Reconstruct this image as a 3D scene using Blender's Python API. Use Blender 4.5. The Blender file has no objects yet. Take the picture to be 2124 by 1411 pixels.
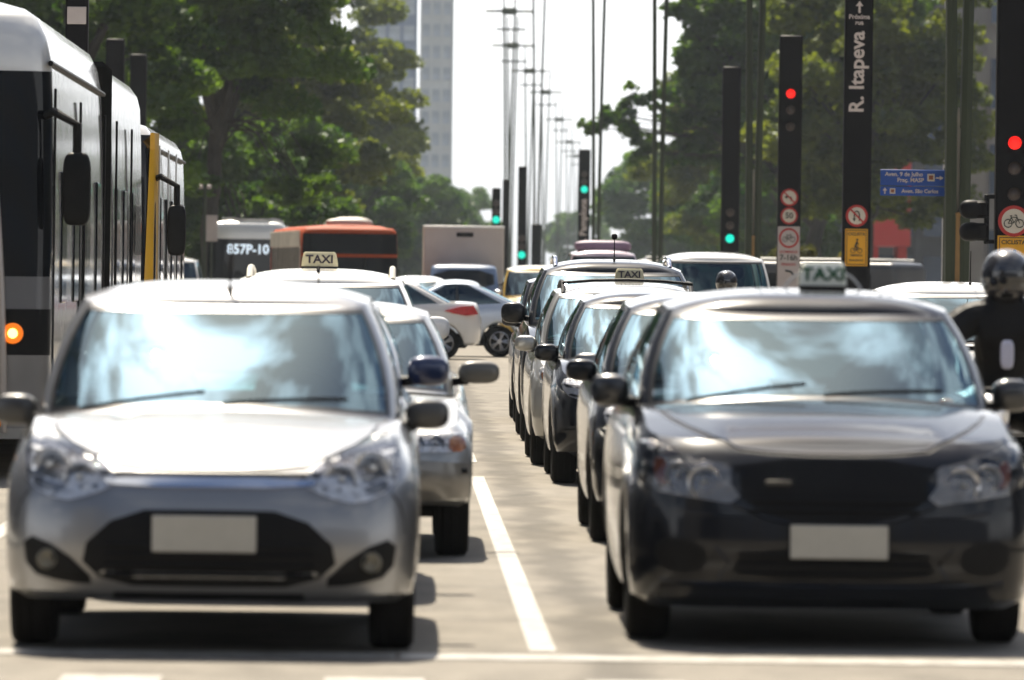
import bpy, bmesh, math, random
import numpy as np
from mathutils import Vector, Matrix
from mathutils.bvhtree import BVHTree

scene = bpy.context.scene
COL = scene.collection
R = math.radians
rnd = random.Random(7)

# ------------------------------------------------------------------ camera
FPX = 14000.0                      # focal length in pixels of a 2124 px wide frame
W0, H0 = 2124.0, 1411.0
CAMZ = 1.55
cam_data = bpy.data.cameras.new('camera')
cam = bpy.data.objects.new('camera', cam_data)
COL.objects.link(cam)
scene.camera = cam
cam_data.sensor_width = 36.0
cam_data.lens = 36.0 * FPX / W0
cam_data.clip_start = 1.0
cam_data.clip_end = 6000.0
cam_data.dof.use_dof = True
cam_data.dof.focus_distance = 66.0
cam_data.dof.aperture_fstop = cam_data.lens / 1000.0 / 0.046
cam_data.dof.aperture_blades = 0
_d0 = Vector(((830 - W0 / 2) / FPX, -(570 - H0 / 2) / FPX, -1.0)).normalized()
_Q = _d0.rotation_difference(Vector((0, 0, -1))).to_matrix()
_M3 = Matrix.Rotation(R(90), 3, 'X') @ Matrix.Rotation(R(0.75), 3, 'Z') @ _Q
cam.matrix_world = Matrix.Translation((0, 0, CAMZ)) @ _M3.to_4x4()


def P(px, py, Y):
    """world point at depth Y seen at a place of the 2124 x 1411 photograph"""
    d = _M3 @ Vector(((px - W0 / 2) / FPX, -(py - H0 / 2) / FPX, -1.0))
    return Vector((d.x / d.y * Y, Y, CAMZ + d.z / d.y * Y))


# ------------------------------------------------------------------ world, sun, exposure
SUN_EL, SUN_ROT = 57.0, -11.0
world = bpy.data.worlds.new('World')
scene.world = world
world.use_nodes = True
nt = world.node_tree
bg = nt.nodes['Background']
sky = nt.nodes.new('ShaderNodeTexSky')
sky.sky_type = 'NISHITA'
sky.sun_disc = False
sky.sun_elevation = R(SUN_EL)
sky.sun_rotation = R(SUN_ROT)
sky.dust_density = 2.4
tc = nt.nodes.new('ShaderNodeTexCoord')
mp = nt.nodes.new('ShaderNodeMapping')
mp.inputs['Scale'].default_value = (1.0, 1.0, 1.6)
no = nt.nodes.new('ShaderNodeTexNoise')
no.inputs['Scale'].default_value = 6.0
no.inputs['Detail'].default_value = 4.0
no.inputs['Roughness'].default_value = 0.5
cr = nt.nodes.new('ShaderNodeValToRGB')
cr.color_ramp.elements[0].position = 0.49
cr.color_ramp.elements[1].position = 0.60
cr.color_ramp.elements[1].color = (0.85, 0.85, 0.85, 1)
mx = nt.nodes.new('ShaderNodeMixRGB')
hsv = nt.nodes.new('ShaderNodeHueSaturation')
hsv.inputs['Saturation'].default_value = 0.0
hsv.inputs['Value'].default_value = 2.9
nt.links.new(sky.outputs['Color'], hsv.inputs['Color'])
add = nt.nodes.new('ShaderNodeMixRGB')
add.blend_type = 'ADD'
add.inputs['Fac'].default_value = 1.0
add.inputs['Color2'].default_value = (0.8, 0.9, 1.1, 1)
nt.links.new(hsv.outputs['Color'], add.inputs['Color1'])
nt.links.new(add.outputs['Color'], mx.inputs['Color2'])
nt.links.new(tc.outputs['Generated'], mp.inputs['Vector'])
nt.links.new(mp.outputs[0], no.inputs['Vector'])
nt.links.new(no.outputs['Fac'], cr.inputs['Fac'])
# humid white band round the whole horizon, over which the clouds are laid
sepw = nt.nodes.new('ShaderNodeSeparateXYZ')
nt.links.new(tc.outputs['Generated'], sepw.inputs[0])
band = nt.nodes.new('ShaderNodeMapRange')
band.interpolation_type = 'SMOOTHSTEP'
band.inputs['From Min'].default_value = 0.05
band.inputs['From Max'].default_value = 0.52
band.inputs['To Min'].default_value = 1.0
band.inputs['To Max'].default_value = 0.0
nt.links.new(sepw.outputs['Z'], band.inputs['Value'])
mxf = nt.nodes.new('ShaderNodeMath')
mxf.operation = 'MAXIMUM'
nt.links.new(cr.outputs['Color'], mxf.inputs[0])
nt.links.new(band.outputs['Result'], mxf.inputs[1])
nt.links.new(mxf.outputs[0], mx.inputs['Fac'])
blue = nt.nodes.new('ShaderNodeHueSaturation')
blue.inputs['Saturation'].default_value = 1.35
nt.links.new(sky.outputs['Color'], blue.inputs['Color'])
nt.links.new(blue.outputs['Color'], mx.inputs['Color1'])
nt.links.new(mx.outputs['Color'], bg.inputs['Color'])
bg.inputs['Strength'].default_value = 0.055
sun_data = bpy.data.lights.new('sun', 'SUN')
sun_data.energy = 5.0
sun_data.angle = R(0.53)
sun_data.color = (1.0, 0.90, 0.74)
sun = bpy.data.objects.new('sun', sun_data)
COL.objects.link(sun)
_sd = Vector((math.sin(R(SUN_ROT)) * math.cos(R(SUN_EL)), math.cos(R(SUN_ROT)) * math.cos(R(SUN_EL)), math.sin(R(SUN_EL))))
sun.rotation_euler = _sd.to_track_quat('Z', 'Y').to_euler()
sun.location = _sd * 100
vs = scene.view_settings
vs.view_transform = 'Standard'
vs.look = 'None'
vs.exposure = 0.86
vs.gamma = 1.0
vs.use_curve_mapping = False
scene.render.engine = 'CYCLES'
cy = scene.cycles
cy.use_denoising = True
cy.max_bounces = 8
cy.diffuse_bounces = 2
cy.glossy_bounces = 4
cy.transmission_bounces = 4
cy.transparent_max_bounces = 12
cy.volume_bounces = 0
cy.sample_clamp_indirect = 6.0
cy.caustics_reflective = False
cy.caustics_refractive = False

# ------------------------------------------------------------------ materials
MATS = {}


def new_mat(name):
    m = bpy.data.materials.new(name)
    m.use_nodes = True
    return m, m.node_tree, m.node_tree.nodes['Principled BSDF']


def mat(name, col, rough=0.5, metal=0.0, coat=0.0, var=0.0, vscale=3.0, bump=0.0, bscale=40.0, emit=None, estr=0.0, spec=0.5):
    """principled material with procedural variation of its colour and relief"""
    if name in MATS:
        return MATS[name]
    m, t, b = new_mat(name)
    b.inputs['Base Color'].default_value = (*col, 1)
    b.inputs['Roughness'].default_value = rough
    b.inputs['Metallic'].default_value = metal
    b.inputs['Coat Weight'].default_value = coat
    b.inputs['Coat Roughness'].default_value = 0.04
    b.inputs['Specular IOR Level'].default_value = spec
    if emit:
        b.inputs['Emission Color'].default_value = (*emit, 1)
        b.inputs['Emission Strength'].default_value = estr
    c = t.nodes.new('ShaderNodeTexCoord')
    if var:
        n = t.nodes.new('ShaderNodeTexNoise')
        n.inputs['Scale'].default_value = vscale
        n.inputs['Detail'].default_value = 6
        t.links.new(c.outputs['Object'], n.inputs['Vector'])
        r = t.nodes.new('ShaderNodeMapRange')
        r.inputs['From Min'].default_value = 0.3
        r.inputs['From Max'].default_value = 0.7
        r.inputs['To Min'].default_value = 1 - var
        r.inputs['To Max'].default_value = 1 + var
        t.links.new(n.outputs['Fac'], r.inputs['Value'])
        mu = t.nodes.new('ShaderNodeMixRGB')
        mu.blend_type = 'MULTIPLY'
        mu.inputs['Fac'].default_value = 1
        mu.inputs['Color1'].default_value = (*col, 1)
        t.links.new(r.outputs['Result'], mu.inputs['Color2'])
        t.links.new(mu.outputs['Color'], b.inputs['Base Color'])
    if bump:
        n = t.nodes.new('ShaderNodeTexNoise')
        n.inputs['Scale'].default_value = bscale
        n.inputs['Detail'].default_value = 4
        t.links.new(c.outputs['Object'], n.inputs['Vector'])
        bp = t.nodes.new('ShaderNodeBump')
        bp.inputs['Strength'].default_value = bump
        bp.inputs['Distance'].default_value = 0.02
        t.links.new(n.outputs['Fac'], bp.inputs['Height'])
        t.links.new(bp.outputs['Normal'], b.inputs['Normal'])
    MATS[name] = m
    return m


def paint(name, col, metal, rough=0.32):
    """car paint: flake layer under clear coat, faint dust that lifts the roughness"""
    if name in MATS:
        return MATS[name]
    m = mat(name, col, rough, metal, 1.0, 0.05, 2.5)
    t = m.node_tree
    b = t.nodes['Principled BSDF']
    c = t.nodes.new('ShaderNodeTexCoord')
    n = t.nodes.new('ShaderNodeTexNoise')
    n.inputs['Scale'].default_value = 4
    n.inputs['Detail'].default_value = 8
    t.links.new(c.outputs['Object'], n.inputs['Vector'])
    r = t.nodes.new('ShaderNodeMapRange')
    r.inputs['To Min'].default_value = 0.02
    r.inputs['To Max'].default_value = 0.13
    t.links.new(n.outputs['Fac'], r.inputs['Value'])
    t.links.new(r.outputs['Result'], b.inputs['Coat Roughness'])
    return m


def glass(name, tint, ior=1.75, rough=0.0, sheen=(.64, .88, 1.0)):
    """sheet glass: fresnel mix of a tinted clear layer and a mirror layer"""
    if name in MATS:
        return MATS[name]
    m, t, b = new_mat(name)
    t.nodes.remove(b)
    out = t.nodes['Material Output']
    tr = t.nodes.new('ShaderNodeBsdfTransparent')
    tr.inputs['Color'].default_value = (*tint, 1)
    gl = t.nodes.new('ShaderNodeBsdfGlossy')
    gl.inputs['Roughness'].default_value = rough
    gl.inputs['Color'].default_value = (*sheen, 1)  # default sheen puts the blue of the reflected sky into the glass
    fr = t.nodes.new('ShaderNodeFresnel')
    fr.inputs['IOR'].default_value = ior
    mi = t.nodes.new('ShaderNodeMixShader')
    t.links.new(fr.outputs[0], mi.inputs[0])
    t.links.new(tr.outputs[0], mi.inputs[1])
    t.links.new(gl.outputs[0], mi.inputs[2])
    t.links.new(mi.outputs[0], out.inputs['Surface'])
    MATS[name] = m
    return m


def leaf_mat(name, c1, c2, trans=0.45):
    m, t, b = new_mat(name)
    t.nodes.remove(b)
    out = t.nodes['Material Output']
    c = t.nodes.new('ShaderNodeTexCoord')
    n = t.nodes.new('ShaderNodeTexNoise')
    n.inputs['Scale'].default_value = 0.55
    n.inputs['Detail'].default_value = 5
    t.links.new(c.outputs['Object'], n.inputs['Vector'])
    r = t.nodes.new('ShaderNodeValToRGB')
    r.color_ramp.elements[0].position = 0.33
    r.color_ramp.elements[0].color = (*c1, 1)
    r.color_ramp.elements[1].position = 0.67
    r.color_ramp.elements[1].color = (*c2, 1)
    t.links.new(n.outputs['Fac'], r.inputs['Fac'])
    df = t.nodes.new('ShaderNodeBsdfDiffuse')
    tl = t.nodes.new('ShaderNodeBsdfTranslucent')
    gl = t.nodes.new('ShaderNodeBsdfGlossy')
    gl.inputs['Roughness'].default_value = 0.45
    gl.inputs['Color'].default_value = (0.8, 0.85, 0.8, 1)
    br = t.nodes.new('ShaderNodeMixRGB')
    br.blend_type = 'MULTIPLY'
    br.inputs['Fac'].default_value = 1
    br.inputs['Color2'].default_value = (1.9, 1.85, 0.55, 1)
    t.links.new(r.outputs['Color'], df.inputs['Color'])
    t.links.new(r.outputs['Color'], br.inputs['Color1'])
    t.links.new(br.outputs['Color'], tl.inputs['Color'])
    m1 = t.nodes.new('ShaderNodeMixShader')
    m1.inputs[0].default_value = trans
    t.links.new(df.outputs[0], m1.inputs[1])
    t.links.new(tl.outputs[0], m1.inputs[2])
    m2 = t.nodes.new('ShaderNodeMixShader')
    m2.inputs[0].default_value = 0.025
    t.links.new(m1.outputs[0], m2.inputs[1])
    t.links.new(gl.outputs[0], m2.inputs[2])
    t.links.new(m2.outputs[0], out.inputs['Surface'])
    MATS[name] = m
    return m


BLACK = mat('black_plastic', (0.006, 0.006, 0.0065), 0.5, var=0.2, vscale=8, spec=.15)
TRIM = mat('window_seal', (0.01, 0.01, 0.011), 0.3)
RUBBER = mat('rubber', (0.008, 0.0078, 0.0075), 0.85, var=0.25, vscale=9, bump=0.3, bscale=60, spec=.1)
ALLOY = mat('alloy', (0.45, 0.45, 0.46), 0.35, 0.9, var=0.1)
CHROME = mat('chrome', (0.8, 0.8, 0.82), 0.09, 1.0, var=0.04)
REFLECT = mat('lamp_reflector', (0.85, 0.85, 0.86), 0.28, 0.75, var=0.1, vscale=14, bump=1.0, bscale=16)
PLATE = mat('plate', (0.40, 0.385, 0.34), 0.55, var=0.05, vscale=20)
INTERIOR = mat('interior', (0.02, 0.02, 0.022), 0.7, var=0.2)
SEAT = mat('seat_cloth', (0.028, 0.03, 0.034), 0.85, var=0.2, vscale=12)
GLASS = glass('window_glass', (0.30, 0.42, 0.44), 2.35)
GLASS_D = glass('tinted_glass', (0.10, 0.12, 0.13), 1.75)
LENS = glass('lens_glass', (0.95, 0.95, 0.95), 1.5, sheen=(1, 1, 1))
AMBER = mat('amber_lens', (0.75, 0.22, 0.02), 0.15, coat=0.8)
REDLENS = mat('red_lens', (0.55, 0.02, 0.015), 0.15, coat=0.8, var=0.25, vscale=20)
WHITE = mat('white_plastic', (0.78, 0.77, 0.73), 0.4, var=0.04)
SILVER = paint('silver_paint', (0.25, 0.252, 0.258), 0.85, 0.36)
SILVER2 = paint('grey_silver_paint', (0.20, 0.195, 0.185), 0.8, 0.33)
SILVER3 = paint('pale_silver_paint', (0.36, 0.36, 0.345), 0.75, 0.36)
BLACKP = paint('black_paint', (0.006, 0.007, 0.010), 0.0, 0.3)
for _m in (BLACKP,):
    _m.node_tree.nodes['Principled BSDF'].inputs['Specular IOR Level'].default_value = 0.05
    _m.node_tree.nodes['Principled BSDF'].inputs['Coat IOR'].default_value = 1.42
BLACKP2 = paint('graphite_paint', (0.020, 0.020, 0.021), 0.3, 0.3)
BLUEP = paint('navy_paint', (0.008, 0.02, 0.075), 0.3, 0.3)
WHITEP = paint('white_paint', (0.78, 0.77, 0.75), 0.0, 0.35)
BLUESILV = paint('blue_silver_paint', (0.48, 0.54, 0.62), 0.5, 0.35)
YELLOWP = paint('ochre_paint', (0.55, 0.36, 0.05), 0.0, 0.35)
CABBLUE = paint('cab_blue_paint', (0.10, 0.16, 0.28), 0.0, 0.35)
MAUVE = paint('mauve_paint', (0.55, 0.45, 0.50), 0.2, 0.35)


# ------------------------------------------------------------------ mesh helpers
class MB:
    def __init__(self):
        self.v, self.f, self.m = [], [], []

    def add(self, verts, faces, mi=0):
        o = len(self.v)
        self.v.extend([tuple(p) for p in verts])
        for f in faces:
            g = []
            for i in f:
                if not g or self.v[g[-1]] != self.v[o + i]:
                    g.append(o + i)
            if len(g) > 2 and self.v[g[0]] == self.v[g[-1]]:
                g.pop()
            if len(set(g)) > 2:
                self.f.append(g)
                self.m.append(mi)
        return self

    def box(self, c, s, mi=0, rz=0.0, bev=0.0):
        cx, cy_, cz = c
        hx, hy, hz = s[0] / 2, s[1] / 2, s[2] / 2
        if bev <= 0:
            vv = [(-hx, -hy, -hz), (hx, -hy, -hz), (hx, hy, -hz), (-hx, hy, -hz), (-hx, -hy, hz), (hx, -hy, hz), (hx, hy, hz), (-hx, hy, hz)]
            ff = [(0, 3, 2, 1), (4, 5, 6, 7), (0, 1, 5, 4), (1, 2, 6, 5), (2, 3, 7, 6), (3, 0, 4, 7)]
        else:
            b = min(bev, hx * .95, hy * .95, hz * .95)
            vv, ff = [], []
            lv = [(-hz, b), (-hz + b, 0), (hz - b, 0), (hz, b)]
            for z, i in lv:
                x, y = hx - i, hy - i
                k = b if i == 0 else b * 0.5
                vv += [(-x + k, -y, z), (x - k, -y, z), (x, -y + k, z), (x, y - k, z), (x - k, y, z), (-x + k, y, z), (-x, y - k, z), (-x, -y + k, z)]
            for r in range(3):
                for j in range(8):
                    a, c2 = r * 8 + j, r * 8 + (j + 1) % 8
                    ff.append((a, c2, c2 + 8, a + 8))
            ff.append(tuple(range(7, -1, -1)))
            ff.append(tuple(range(24, 32)))
        ca, sa = math.cos(rz), math.sin(rz)
        vv = [(cx + x * ca - y * sa, cy_ + x * sa + y * ca, cz + z) for x, y, z in vv]
        return self.add(vv, ff, mi)

    def tube(self, pts, r, seg=8, mi=0, cap=True):
        pts = [Vector(p) for p in pts]
        n = len(pts)
        rr = r if isinstance(r, (list, tuple)) else [r] * n
        vv, ff = [], []
        up = Vector((0, 0, 1))
        for i, p in enumerate(pts):
            d = (pts[min(i + 1, n - 1)] - pts[max(i - 1, 0)]).normalized()
            a = up if abs(d.z) < 0.9 else Vector((1, 0, 0))
            s = d.cross(a).normalized()
            t = s.cross(d)
            for k in range(seg):
                an = 2 * math.pi * k / seg
                vv.append(p + (s * math.cos(an) + t * math.sin(an)) * rr[i])
        for i in range(n - 1):
            for k in range(seg):
                a, b = i * seg + k, i * seg + (k + 1) % seg
                ff.append((a, b, b + seg, a + seg))
        if cap:
            ff.append(tuple(range(seg - 1, -1, -1)))
            ff.append(tuple(range((n - 1) * seg, n * seg)))
        return self.add(vv, ff, mi)

    def lathe(self, prof, c, axis='X', seg=28, mi=0):
        """profile of (radius, offset along axis)"""
        vv, ff = [], []
        n = len(prof)
        for r, o in prof:
            for k in range(seg):
                a = 2 * math.pi * k / seg
                u, w = r * math.cos(a), r * math.sin(a)
                p = {'X': (o, u, w), 'Y': (u, o, w), 'Z': (u, w, o)}[axis]
                vv.append((c[0] + p[0], c[1] + p[1], c[2] + p[2]))
        for i in range(n - 1):
            for k in range(seg):
                a, b = i * seg + k, i * seg + (k + 1) % seg
                ff.append((a, b, b + seg, a + seg))
        return self.add(vv, ff, mi)

    def disc(self, c, r, axis='Y', th=0.01, seg=28, mi=0):
        return self.lathe([(0.0001, -th / 2), (r, -th / 2), (r, th / 2), (0.0001, th / 2)], c, axis, seg, mi)

    def sell(self, c, h, n=3.0, nu=20, nv=12, mi=0, rot=None):
        """superellipsoid: rounded box with half sizes h"""
        vv, ff = [], []

        def sp(x):
            return math.copysign(abs(x) ** (2.0 / n), x)
        for j in range(nv + 1):
            b = -math.pi / 2 + math.pi * j / nv
            for i in range(nu):
                a = 2 * math.pi * i / nu
                p = Vector((h[0] * sp(math.cos(b)) * sp(math.cos(a)), h[1] * sp(math.cos(b)) * sp(math.sin(a)), h[2] * sp(math.sin(b))))
                if rot:
                    p = rot @ p
                vv.append(p + Vector(c))
        for j in range(nv):
            for i in range(nu):
                a, b = j * nu + i, j * nu + (i + 1) % nu
                ff.append((a, b, b + nu, a + nu))
        return self.add(vv, ff, mi)

    def build(self, name, mats, parent=None, smooth=True, sharp=35):
        me = bpy.data.meshes.new(name)
        me.from_pydata(self.v, [], self.f)
        if not isinstance(mats, (list, tuple)):
            mats = [mats]
        for m in mats:
            me.materials.append(m)
        me.polygons.foreach_set('material_index', self.m)
        if smooth:
            me.polygons.foreach_set('use_smooth', [True] * len(me.polygons))
            me.set_sharp_from_angle(angle=R(sharp))
        me.update()
        return link(name, me, parent)


def link(name, data, parent=None):
    o = bpy.data.objects.new(name, data)
    COL.objects.link(o)
    if parent:
        o.parent = parent
    return o


def tag(o, label=None, cat=None, group=None, kind=None):
    if label:
        o['label'] = label
    if cat:
        o['category'] = cat
    if group:
        o['group'] = group
    if kind:
        o['kind'] = kind
    return o


def thing(name, loc, rz, label, cat, group=None):
    o = link(name, None)
    o.location = loc
    o.rotation_euler = (0, 0, rz)
    o.empty_display_size = 0.2
    return tag(o, label, cat, group)


def text(name, body, size, loc, m, parent, rot=(R(90), 0, 0), ext=0.002, sx=1.0):
    c = bpy.data.curves.new(name, 'FONT')
    c.body = body
    c.size = size
    c.align_x = 'CENTER'
    c.align_y = 'CENTER'
    c.extrude = ext
    c.offset = size * 0.022
    c.resolution_u = 3
    c.materials.append(m)
    tmp = link(name, c)
    bpy.context.view_layer.update()
    me = bpy.data.meshes.new_from_object(tmp.evaluated_get(bpy.context.evaluated_depsgraph_get()))
    bpy.data.objects.remove(tmp)
    me.name = name
    o = link(name, me, parent)
    o.location = loc
    o.rotation_euler = rot
    o.scale = (sx, 1, 1)
    return o


def lerp(a, b, t):
    return a + (b - a) * t


def keys(ks, x):
    if x <= ks[0][0]:
        return ks[0][1]
    for (a, va), (b, vb) in zip(ks, ks[1:]):
        if x <= b:
            t = (x - a) / (b - a)
            t = t * t * (3 - 2 * t)
            return va + (vb - va) * t
    return ks[-1][1]


# ------------------------------------------------------------------ vehicles: shells made of stacked plan outlines
NF, NS, NR = 22, 84, 16


def outline(w, yf, yr, Df, nf, Dr, nr, barrel=0.012):
    """half outline from front centre round the side to rear centre"""
    pts = []
    for i in range(NF):
        a = (math.pi / 2) * i / NF
        pts.append((w * math.sin(a) ** (2 / nf), yf + Df * (1 - math.cos(a) ** (2 / nf))))
    y0, y1 = yf + Df, yr - Dr
    for i in range(NS):
        t = i / (NS - 1)
        pts.append((w * (1 + barrel * (1 - (2 * t - 1) ** 2)), lerp(y0, y1, t)))
    for i in range(1, NR + 1):
        a = (math.pi / 2) * (1 - i / NR)
        s, c = max(math.sin(a), 0), max(math.cos(a), 0)
        pts.append((w * s ** (2 / nr) if i < NR else 0.0, yr - Dr * (1 - c ** (2 / nr))))
    return pts


NH = NF + NS + NR
LOOP = 2 * NH - 2


def full(half3):
    """half list of 3d points -> closed loop"""
    return half3 + [(-p[0], p[1], p[2]) for p in half3[-2:0:-1]]


def loft(mb, loops, select=None, mi=0):
    n = len(loops[0])
    vv = [p for L in loops for p in L]
    ff = []
    for r in range(len(loops) - 1):
        for k in range(n):
            if select and not select(r, k):
                continue
            a, b = r * n + k, r * n + (k + 1) % n
            ff.append((a, b, b + n, a + n))
    mb.add(vv, ff, mi)


def cap(mb, half3, crown, wref, mi_fn=None, nc=12, zadd=None, pw=2.0):
    """close a loop with rows of constant y; crown is a paraboloid height"""
    rows = []
    for (x, y, z) in half3:
        row = []
        for j in range(nc + 1):
            s = 1 - 2 * j / nc
            xx = x * s
            zz = z + crown * (x / wref) ** 2 * (1 - abs(s) ** pw)
            if zadd:
                zz += zadd(xx, y, x)
            row.append((xx, y, zz))
        rows.append(row)
    for i in range(len(rows) - 1):
        mi = mi_fn(half3[i][1]) if mi_fn else 0
        vv = rows[i] + rows[i + 1]
        mb.add(vv, [(j, j + 1, nc + 2 + j, nc + 1 + j) for j in range(nc)], mi)


CAR = dict(L=3.95, w=.84, zb=.22, zs=.19, zrb=.26, zh=.76, zc=.92, zt=.98, yc=1.15, yrf=1.98, yrr=3.45, yb=3.86,
           wb_=.745, wr=.575, zroof=1.395, crown=.075, hcrown=.045, wheel_r=.30, yfw=.80, wbase=2.49, Df=.60, nf=2.8, Dr=.5, nr=3.0,
           tyre_w=.19, wsn=2.4, wsD=.42, zbelt=.95,
           prof=((0, .13, .07, .12), (.06, .05, .02, .04), (.20, .012, .004, .01), (.38, 0, 0, 0), (.55, .008, 0, .01), (.70, .03, .004, .02),
                 (.82, .055, .014, .04), (.92, .10, .035, .06), (1.0, .20, .085, .10)))

_wheel_cache = {}


def wheel_meshes(r, tw):
    k = (round(r, 3), round(tw, 3))
    if k in _wheel_cache:
        return _wheel_cache[k]
    mb = MB()
    h = tw / 2
    mb.lathe([(r * .62, -h * .8), (r * .72, -h), (r * .92, -h * .97), (r * .985, -h * .8), (r, -h * .55), (r * .988, -h * .5), (r, -h * .45), (r, -h * .05), (r * .988, 0), (r, h * .05),
              (r, h * .45), (r * .988, h * .5), (r, h * .55), (r * .985, h * .8), (r * .92, h * .97), (r * .72, h), (r * .62, h * .8)], (0, 0, 0), 'X', 36)
    t = mb.build('wheel', RUBBER)
    mb = MB()
    mb.lathe([(r * .64, h * .82), (r * .60, h * .86), (r * .56, h * .45), (r * .56, -h * .8)], (0, 0, 0), 'X', 30)
    mb.disc((h * .1, 0, 0), r * .56, 'X', .02, 30, 1)
    for k2 in range(5):
        a = 2 * math.pi * k2 / 5
        for da in (-.16, .16):
            mb.tube([(h * .62, math.cos(a) * r * .1, math.sin(a) * r * .1), (h * .5, math.cos(a + da) * r * .58, math.sin(a + da) * r * .58)], r * .06, 6)
    mb.disc((h * .66, 0, 0), r * .15, 'X', .03, 16)
    ri = mb.build('rim', [ALLOY, BLACK])
    res = (t.data, ri.data)
    bpy.data.objects.remove(t)
    bpy.data.objects.remove(ri)
    _wheel_cache[k] = res
    return res


def add_wheel(parent, x, y, r, tw):
    t, ri = wheel_meshes(r, tw)
    o = link('wheel', t, parent)
    o.location = (x, y, r)
    o.rotation_euler = (rnd.uniform(0, 6), 0, 0 if x > 0 else math.pi)
    link('rim', ri, o)
    return o


def smooth_poly(poly, it=2):
    for _ in range(it):
        q = []
        for a, b in zip(poly, poly[1:] + poly[:1]):
            q.append((a[0] * .75 + b[0] * .25, a[1] * .75 + b[1] * .25))
            q.append((a[0] * .25 + b[0] * .75, a[1] * .25 + b[1] * .75))
        poly = q
    return poly


def patch(name, poly, bvh, m, parent, off=.004, depth=.03, axis='Y', cuts=3, sm=1, bulge=0.0, sign=1):
    """a panel whose outline is a polygon, laid on the shell under it and turned down at its rim.
    axis Y: outline in (x,z) on the front (sign 1) or rear (-1); axis Z: outline in (x,y) from above"""
    if sm:
        poly = smooth_poly(poly, sm)
    bm = bmesh.new()
    vs_ = [bm.verts.new((p[0], 0, p[1])) for p in poly]
    f = bm.faces.new(vs_)
    bmesh.ops.triangulate(bm, faces=[f])
    if cuts:
        bmesh.ops.subdivide_edges(bm, edges=bm.edges[:], cuts=cuts, use_grid_fill=True)
    cx = sum(p[0] for p in poly) / len(poly)
    cz = sum(p[1] for p in poly) / len(poly)
    mr = max(math.hypot(p[0] - cx, p[1] - cz) for p in poly)
    last = None
    for v in bm.verts:
        b = bulge * max(0, 1 - (math.hypot(v.co.x - cx, v.co.z - cz) / mr) ** 2)
        if axis == 'Y':
            hit = bvh.ray_cast(Vector((v.co.x, -3 if sign > 0 else 20, v.co.z)), Vector((0, sign, 0)))
            y = hit[0].y if hit[0] is not None else (last if last is not None else 0)
            last = y
            v.co = Vector((v.co.x, y - sign * (off + b), v.co.z))
        else:
            hit = bvh.ray_cast(Vector((v.co.x, v.co.z, 6)), Vector((0, 0, -1)))
            z = hit[0].z if hit[0] is not None else (last if last is not None else .8)
            last = z
            v.co = Vector((v.co.x, v.co.z, z + off + b))
    be = [e for e in bm.edges if len(e.link_faces) == 1]
    g = bmesh.ops.extrude_edge_only(bm, edges=be)
    for e in g['geom']:
        if isinstance(e, bmesh.types.BMVert):
            if axis == 'Y':
                e.co.y += depth * sign
            else:
                e.co.z -= depth
    bmesh.ops.recalc_face_normals(bm, faces=bm.faces[:])
    me = bpy.data.meshes.new(name)
    bm.to_mesh(me)
    bm.free()
    me.materials.append(m)
    me.polygons.foreach_set('use_smooth', [True] * len(me.polygons))
    me.set_sharp_from_angle(angle=R(50))
    return link(name, me, parent)


def mirror_poly(poly):
    return [(-x, z) for x, z in reversed(poly)]


def on_front(bvh, x, z, off=0.0):
    h = bvh.ray_cast(Vector((x, -3, z)), Vector((0, 1, 0)))
    return (h[0].y if h[0] is not None else 0.1) - off


def bvh_of(o):
    me = o.data
    return BVHTree.FromPolygons([v.co for v in me.vertices], [p.vertices for p in me.polygons])


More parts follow.
